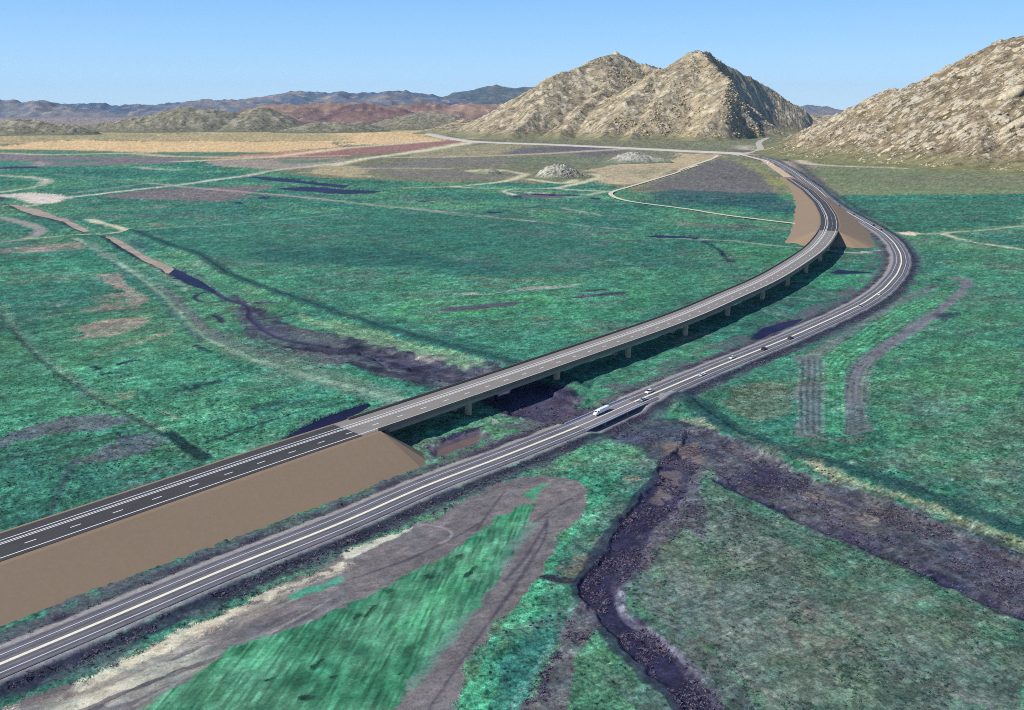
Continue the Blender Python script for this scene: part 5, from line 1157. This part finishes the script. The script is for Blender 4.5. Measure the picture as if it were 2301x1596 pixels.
small_hill('C', [(800, 640), (900, 632), (960, 636), (1040, 646), (1100, 650)], 6600, .3, 'low scrubby ridge closing the pass behind the curved pale road', cell=10, mat=rock_twin, gully=(90, .2), rough=(30, 5), foot=10, seed=23)

# ------------------------------------------------------------------ boulders on the slopes
def rock_shape(seed, n=2):
    import bmesh
    bm = bmesh.new(); bmesh.ops.create_icosphere(bm, subdivisions=n, radius=1)
    r = np.random.default_rng(seed)
    pl = [(lambda v: v / np.linalg.norm(v))(r.normal(size=3)) for _ in range(9)]; dp = r.uniform(.55, .9, 9)
    for v in bm.verts:
        c = np.array(v.co)
        for nrm, d in zip(pl, dp):
            t = c @ nrm
            if t > d: c = c - nrm * (t - d) * .85
        v.co = c
    V = np.array([v.co[:] for v in bm.verts]); F_ = np.array([[w.index for w in f.verts] for f in bm.faces]); bm.free(); return V, F_
granite = rock_mat('pale_granite', (146, 132, 106), (196, 184, 156), (222, 214, 192), None, 0, 1, s=.12, bd=.8, pale_amt=.5)
ROCKS = []
for i in range(7):
    V, Fc = rock_shape(100 + i); me = mesh_obj('boulder', V, Fc, granite); ROCKS.append(me)
def hill_spots(h, n, x0, x1, y0, y1, zmin, zmax, seed, clump=None):
    r = np.random.default_rng(seed); xs, ys = [], []
    while len(xs) < n:
        x = r.uniform(x0, x1, 4000); y = r.uniform(y0, y1, 4000); z = h.z(x, y)
        ok = (z > zmin) & (z < zmax) & (r.random(4000) < sstep(.45, .62, fbm(x / 90, y / 90, 3, seed + 1)))
        # only slopes that face the valley
        ok &= h.z(x, y - 20) < z + 4
        xs += list(x[ok]); ys += list(y[ok])
    return np.array(xs[:n]), np.array(ys[:n]), r
used_first = set()
def boulder(x, y, z, sc, rz, lab, grp, tilt=0):
    i = random.randrange(7)
    if i not in used_first: o = ROCKS[i]; used_first.add(i)
    else: o = ROCKS[i].copy(); COL.objects.link(o)
    o.location = (x, y, z); o.scale = sc; o.rotation_euler = (tilt, -.55, rz)
    tag(o, lab, 'boulder', grp); return o
def in_frame(x, y, z):
    dn = CAM_H - z; Zc = y * CT + dn * ST; Yc = dn * CT - y * ST
    return 1150.5 + FL * x / Zc, 798 + FL * Yc / Zc
x, y, r = hill_spots(right, 900, 900, 1900, 2120, 3300, 8, 420, 70)
z = right.z(x, y); u, v = in_frame(x, y, z); ok = (u > 1800) & (u < 2310) & (v > 60) & (v < 385)
x, y, z = x[ok][:235], y[ok][:235], z[ok][:235]
for i in range(len(x)):
    s_ = r.choice([4, 5.5, 7.5, 10.5, 15], p=[.3, .3, .22, .13, .05]); el = r.uniform(1.1, 2.0)
    boulder(x[i], y[i], z[i] + s_ * .05, (s_ * el, s_, s_ * r.uniform(.5, .75)), r.uniform(-.5, .35), 'pale granite boulder among many scattered over the right mountain slope', 'granite boulders on the right mountain slope')
# three pale slabs high on the slope, told apart by where they lie
for (pt, Yg, sc, rz, lab) in (((2262, 218), 2640, (58, 22, 20), -.1, 'largest pale rock slab high on the right mountain at the frame edge'), ((2225, 232), 2620, (34, 14, 14), -.1, 'long pale slab just left of the largest slab on the right mountain'),
                              ((2285, 282), 2470, (44, 17, 16), -.1, 'long pale slab low on the right mountain at the frame edge')):
    yy = np.linspace(2200, 3300, 1100); pts3 = at_depth(np.tile(pt, (1100, 1)), yy); hz = right.z(pts3[:, 0], pts3[:, 1]); k = np.argmax(hz > pts3[:, 2])
    boulder(pts3[k, 0], pts3[k, 1] + 6, hz[k] - 2, sc, rz, lab, None, tilt=.5)
def scatter(name, n, pos, size, mat, kind_label, cat, shapes, flat=(.6, .9), seed=5):
    r = np.random.default_rng(seed); VV = []; FF = []; b = 0
    which = r.integers(0, len(shapes), n); rz = r.uniform(0, 6.28, n)
    for k, (V, Fc) in enumerate(shapes):
        m = which == k; c = m.sum()
        if not c: continue
        s = size[m][:, None]; sx = s * r.uniform(.8, 1.6, (c, 1)); sy = s * r.uniform(.7, 1.1, (c, 1)); sz = s * r.uniform(*flat, (c, 1))
        co, si = np.cos(rz[m])[:, None], np.sin(rz[m])[:, None]
        X = V[None, :, 0] * sx; Y = V[None, :, 1] * sy; Z = V[None, :, 2] * sz
        P = np.stack([X * co - Y * si, X * si + Y * co, Z], -1) + pos[m][:, None, :]
        VV.append(P.reshape(-1, 3)); f = Fc[None] + (np.arange(c) * len(V))[:, None, None] + b; FF.append(f.reshape(-1, Fc.shape[1])); b += c * len(V)
    o = mesh_obj(name, np.concatenate(VV), np.concatenate(FF), mat); return tag(o, kind_label, cat, kind='stuff')
small = [rock_shape(200 + i, 1) for i in range(6)]
x, y, r = hill_spots(right, 7000, 850, 2100, 2080, 3500, 5, 460, 75)
scatter('rock_rubble', len(x), np.c_[x, y, right.z(x, y)], r.choice([1.3, 1.8, 2.6, 3.8], len(x), p=[.4, .3, .2, .1]), granite, 'small pale rocks littering the right mountain', 'rocks', small)
x, y, r = hill_spots(twin, 4500, 500, 1900, 4300, 5700, 12, 500, 76)
scatter('rock_rubble', len(x), np.c_[x, y, twin.z(x, y)], r.choice([3, 4.5, 7, 10], len(x), p=[.4, .35, .17, .08]), rock_mat('tan_granite', (140, 124, 94), (184, 168, 132), (212, 198, 166), None, 0, 1, s=.3, bd=1.5), 'pale rocks and ledges over the twin peaked mountain', 'rocks', small)
x, y, r = hill_spots(KN, 900, KN.xs[0], KN.xs[-1], KN.ys[0], KN.ys[-1], 1.5, 60, 77)
scatter('rock_rubble', len(x), np.c_[x, y, KN.z(x, y)], r.choice([.8, 1.3, 2.0], len(x)), rock_mat('knoll_granite', (110, 106, 94), (160, 154, 138), (196, 192, 178), None, 0, 1, s=.2, bd=.8), 'grey rocks covering the steep knoll', 'rocks', small)

# ------------------------------------------------------------------ low scrub
def tuft(seed):
    r = np.random.default_rng(seed); V = []; Fc = []
    for i in range(13):
        a = r.uniform(0, 6.28); el = r.uniform(.15, 1.2); L_ = r.uniform(.6, 1.3); d = np.array([math.cos(a) * math.cos(el), math.sin(a) * math.cos(el), math.sin(el)])
        s_ = np.array([-math.sin(a), math.cos(a), 0]) * r.uniform(.08, .26); o_ = np.array([math.cos(a), math.sin(a), 0]) * .1
        b = len(V); V += [o_ - s_ * .4, o_ + s_ * .4, o_ + d * L_ + s_ * .7, o_ + d * L_ * 1.05 - s_ * .7]; Fc.append((b, b + 1, b + 2, b + 3))
    return np.array(V), np.array(Fc)
tufts = [tuft(300 + i) for i in range(8)]
def scrub_mat(name, cols):
    m, nt, b = new_mat(name); v = obj_vec(nt); n = nodes_noise(nt, .9, 3, .7, v); n2 = nodes_noise(nt, .07, 4, .6, v)
    c = mix(nt, tuple(lin(cols[0]) * ALB), tuple(lin(cols[1]) * ALB), maprange(nt, n, .4, .6, 0, 1))
    c = mix(nt, c, tuple(lin(cols[2]) * ALB), maprange(nt, n2, .45, .65, 0, .7)); nt.links.new(c, b.inputs['Base Color']); return m
def spots_in(view, pts, n, r):
    P = plan(px(view, pts)); lo, hi = P.min(0), P.max(0); X = []; Y = []
    while len(X) < n:
        x = r.uniform(lo[0], hi[0], 5000); y = r.uniform(lo[1], hi[1], 5000); k = inside(x, y, P) & (y > 135)
        X += list(x[k]); Y += list(y[k])
    return np.array(X[:n]), np.array(Y[:n])
r = np.random.default_rng(55); X = []; Y = []; S = []
n = 16000; s_ = r.uniform(60, 1150, n); o_ = np.where(r.random(n) < .72, -r.gamma(3.2, 1.5, n) - 8.6, r.gamma(3, 1.3, n) + 9.6)
k = vnoise(s_ / 12, o_ / 5, 9) > .38; s_, o_ = s_[k], o_[k]
k = ~((s_ > S_BR0 - 2) & (s_ < S_BR1 + 2) & (np.abs(o_) < 9)); s_, o_ = s_[k], o_[k]
xx = np.interp(s_, HW.s, HW.xy[:, 0]) + o_ * np.interp(s_, HW.s, HW.n[:, 0]); yy = np.interp(s_, HW.s, HW.xy[:, 1]) + o_ * np.interp(s_, HW.s, HW.n[:, 1])
X.append(xx); Y.append(yy); S.append(r.uniform(.22, .7, len(xx)))
for v_, p_, n_ in (('H', creek, 7000), ('I', [(0, 212), (400, 352), (730, 502), (1100, 612), (1500, 772), (1680, 862), (1680, 1120), (1300, 980), (900, 790), (500, 610), (200, 470), (0, 382)], 9500),
                   ('E', [(1000, 1060), (1330, 1020), (1600, 1140), (1760, 1150), (1500, 1290), (1230, 1262), (980, 1150)], 2600), ('H', [(1500, 900), (1350, 1180), (1130, 1560), (1040, 1700), (1200, 1700), (1480, 1200), (1640, 1040)], 1200),
                   ('K', [(400, 1010), (900, 960), (1500, 1100), (1700, 1300), (1200, 1180), (900, 1200), (600, 1200)], 900), ('I', [(-40, 380), (100, 400), (130, 640), (110, 750), (-40, 640)], 900), ('H', [(1930, 440), (2193, 250), (2260, 330), (1960, 640), (1860, 760)], 700)):
    x_, y_ = spots_in(v_, p_, n_, r); k = fbm(x_ / 7, y_ / 7, 3, 90) > .48
    X.append(x_[k]); Y.append(y_[k]); S.append(r.uniform(.22, .7, k.sum()))
X = np.concatenate(X); Y = np.concatenate(Y); S = np.concatenate(S); S = S * r.choice([.8, 1.2, 1.7], len(S), p=[.8, .15, .05])
def clear_of_road(X, Y):
    d, a, s_ = seg_dist(X, Y, NEW.P[::4][:, :2]); on_fill = ((a < S_ASPH + 24) | (a > S_FAR - 30)) & (d < 42)
    d2, a2, _ = seg_dist(X, Y, HW.xy[::3]); return ~on_fill & (d2 > 7.6)
k = clear_of_road(X, Y); X, Y, S = X[k], Y[k], S[k]
scatter('scrub', len(X), np.c_[X, Y, ground_z(X, Y) - .05], S, scrub_mat('purple_scrub', ((30, 27, 50), (122, 113, 130), (60, 54, 84))), 'dark purplish scrub along the highway verges and creek beds', 'scrub', tufts, flat=(.5, .9), seed=6)
X = []; Y = []
for v_, p_, n_ in (('0', [(1480, 1180), (1600, 1080), (2301, 1380), (2301, 1596), (1660, 1596), (1440, 1340)], 3600), ('0', [(1500, 960), (2301, 1240), (2301, 800), (2000, 700), (1800, 820)], 2600),
                   ('0', [(0, 860), (560, 760), (900, 850), (720, 960), (0, 1180)], 4200), ('0', [(600, 690), (1200, 800), (1500, 690), (1300, 640), (560, 600)], 2200)):
    x_, y_ = spots_in(v_, p_, n_, r); k = fbm(x_ / 25, y_ / 25, 3, 95) > .44; X.append(x_[k]); Y.append(y_[k])
X = np.concatenate(X); Y = np.concatenate(Y); k = clear_of_road(X, Y); X, Y = X[k], Y[k]
scatter('weeds', len(X), np.c_[X, Y, ground_z(X, Y) - .05], r.uniform(.3, .75, len(X)), scrub_mat('dark_green_weeds', ((26, 52, 48), (52, 104, 84), (70, 82, 74))), 'dark green weeds dotted through the fields', 'weeds', tufts, flat=(.4, .8), seed=8)

# ------------------------------------------------------------------ air, sky, sun, camera
hm = bpy.data.materials.new('haze'); hm.use_nodes = True; ht = hm.node_tree; ht.nodes.remove(ht.nodes['Principled BSDF'])
pv = ht.nodes.new('ShaderNodeVolumePrincipled'); pv.inputs['Color'].default_value = (.55, .76, 1, 1); pv.inputs['Density'].default_value = 1.1e-5; pv.inputs['Anisotropy'].default_value = .1
ht.links.new(pv.outputs[0], ht.nodes['Material Output'].inputs['Volume'])
hb = MB(); hb.box(-26000, 26000, -600, 25500, -60, 780); ho = hb.build('haze', hm)
tag(ho, 'thin blue haze over the far ranges', 'haze', kind='stuff')
SUN_EL, SUN_AZ = 38.0, -120.0        # azimuth clockwise from +Y; the sun stands to the left and a little behind
sd = Vector((math.sin(R(SUN_AZ)) * math.cos(R(SUN_EL)), math.cos(R(SUN_AZ)) * math.cos(R(SUN_EL)), math.sin(R(SUN_EL))))
L_ = bpy.data.lights.new('sun', 'SUN'); L_.energy = 4.6; L_.angle = R(.5); L_.color = (1.0, .955, .88)
so = bpy.data.objects.new('sun', L_); COL.objects.link(so); so.rotation_euler = (-sd).to_track_quat('-Z', 'Y').to_euler(); so.location = (-300, 0, 600)
w = bpy.data.worlds.new('World'); scene.world = w; w.use_nodes = True; nt = w.node_tree
sk = nt.nodes.new('ShaderNodeTexSky'); sk.sky_type = 'NISHITA'; sk.sun_disc = False; sk.sun_elevation = R(SUN_EL); sk.sun_rotation = R(SUN_AZ)
sk.altitude = 400; sk.air_density = 1.0; sk.dust_density = .2; sk.ozone_density = 3.0
tc = nt.nodes.new('ShaderNodeTexCoord'); sp = nt.nodes.new('ShaderNodeSeparateXYZ'); nt.links.new(tc.outputs['Generated'], sp.inputs[0])
rp = nt.nodes.new('ShaderNodeValToRGB'); nt.links.new(sp.outputs[2], rp.inputs[0]); el_ = rp.color_ramp.elements
for k_, (p_, c_) in enumerate(((0.0, (.54, .82, 1.08)), (.055, (.38, .70, 1.08)), (.13, (.215, .525, 1.03)), (.4, (.09, .20, .50)), (1.0, (.03, .08, .26)))):
    e_ = el_[k_] if k_ < 2 else el_.new(p_)
    e_.position = p_; e_.color = (*c_, 1)
sc_ = mix(nt, rp.outputs[0], (7.65, 7.65, 7.65), 1.0, 'MULTIPLY')
skc = mix(nt, sc_, sk.outputs[0], .12)
bg = nt.nodes['Background']; nt.links.new(skc, bg.inputs['Color']); bg.inputs['Strength'].default_value = .11

cam = bpy.data.cameras.new('camera'); co = bpy.data.objects.new('camera', cam); COL.objects.link(co)
co.location = (0, 0, CAM_H); co.rotation_euler = (math.pi / 2 - TILT, 0, 0)
cam.sensor_fit = 'HORIZONTAL'; cam.angle = 2 * math.atan(1150.5 / FL); cam.clip_start = 1; cam.clip_end = 200000
scene.camera = co
vs = scene.view_settings; vs.view_transform = 'Standard'; vs.look = 'None'; vs.exposure = .25; vs.gamma = 1
scene.cycles.use_denoising = False; scene.cycles.filter_width = 1.0; scene.cycles.max_bounces = 4; scene.cycles.diffuse_bounces = 2; scene.cycles.glossy_bounces = 1; scene.cycles.transparent_max_bounces = 2
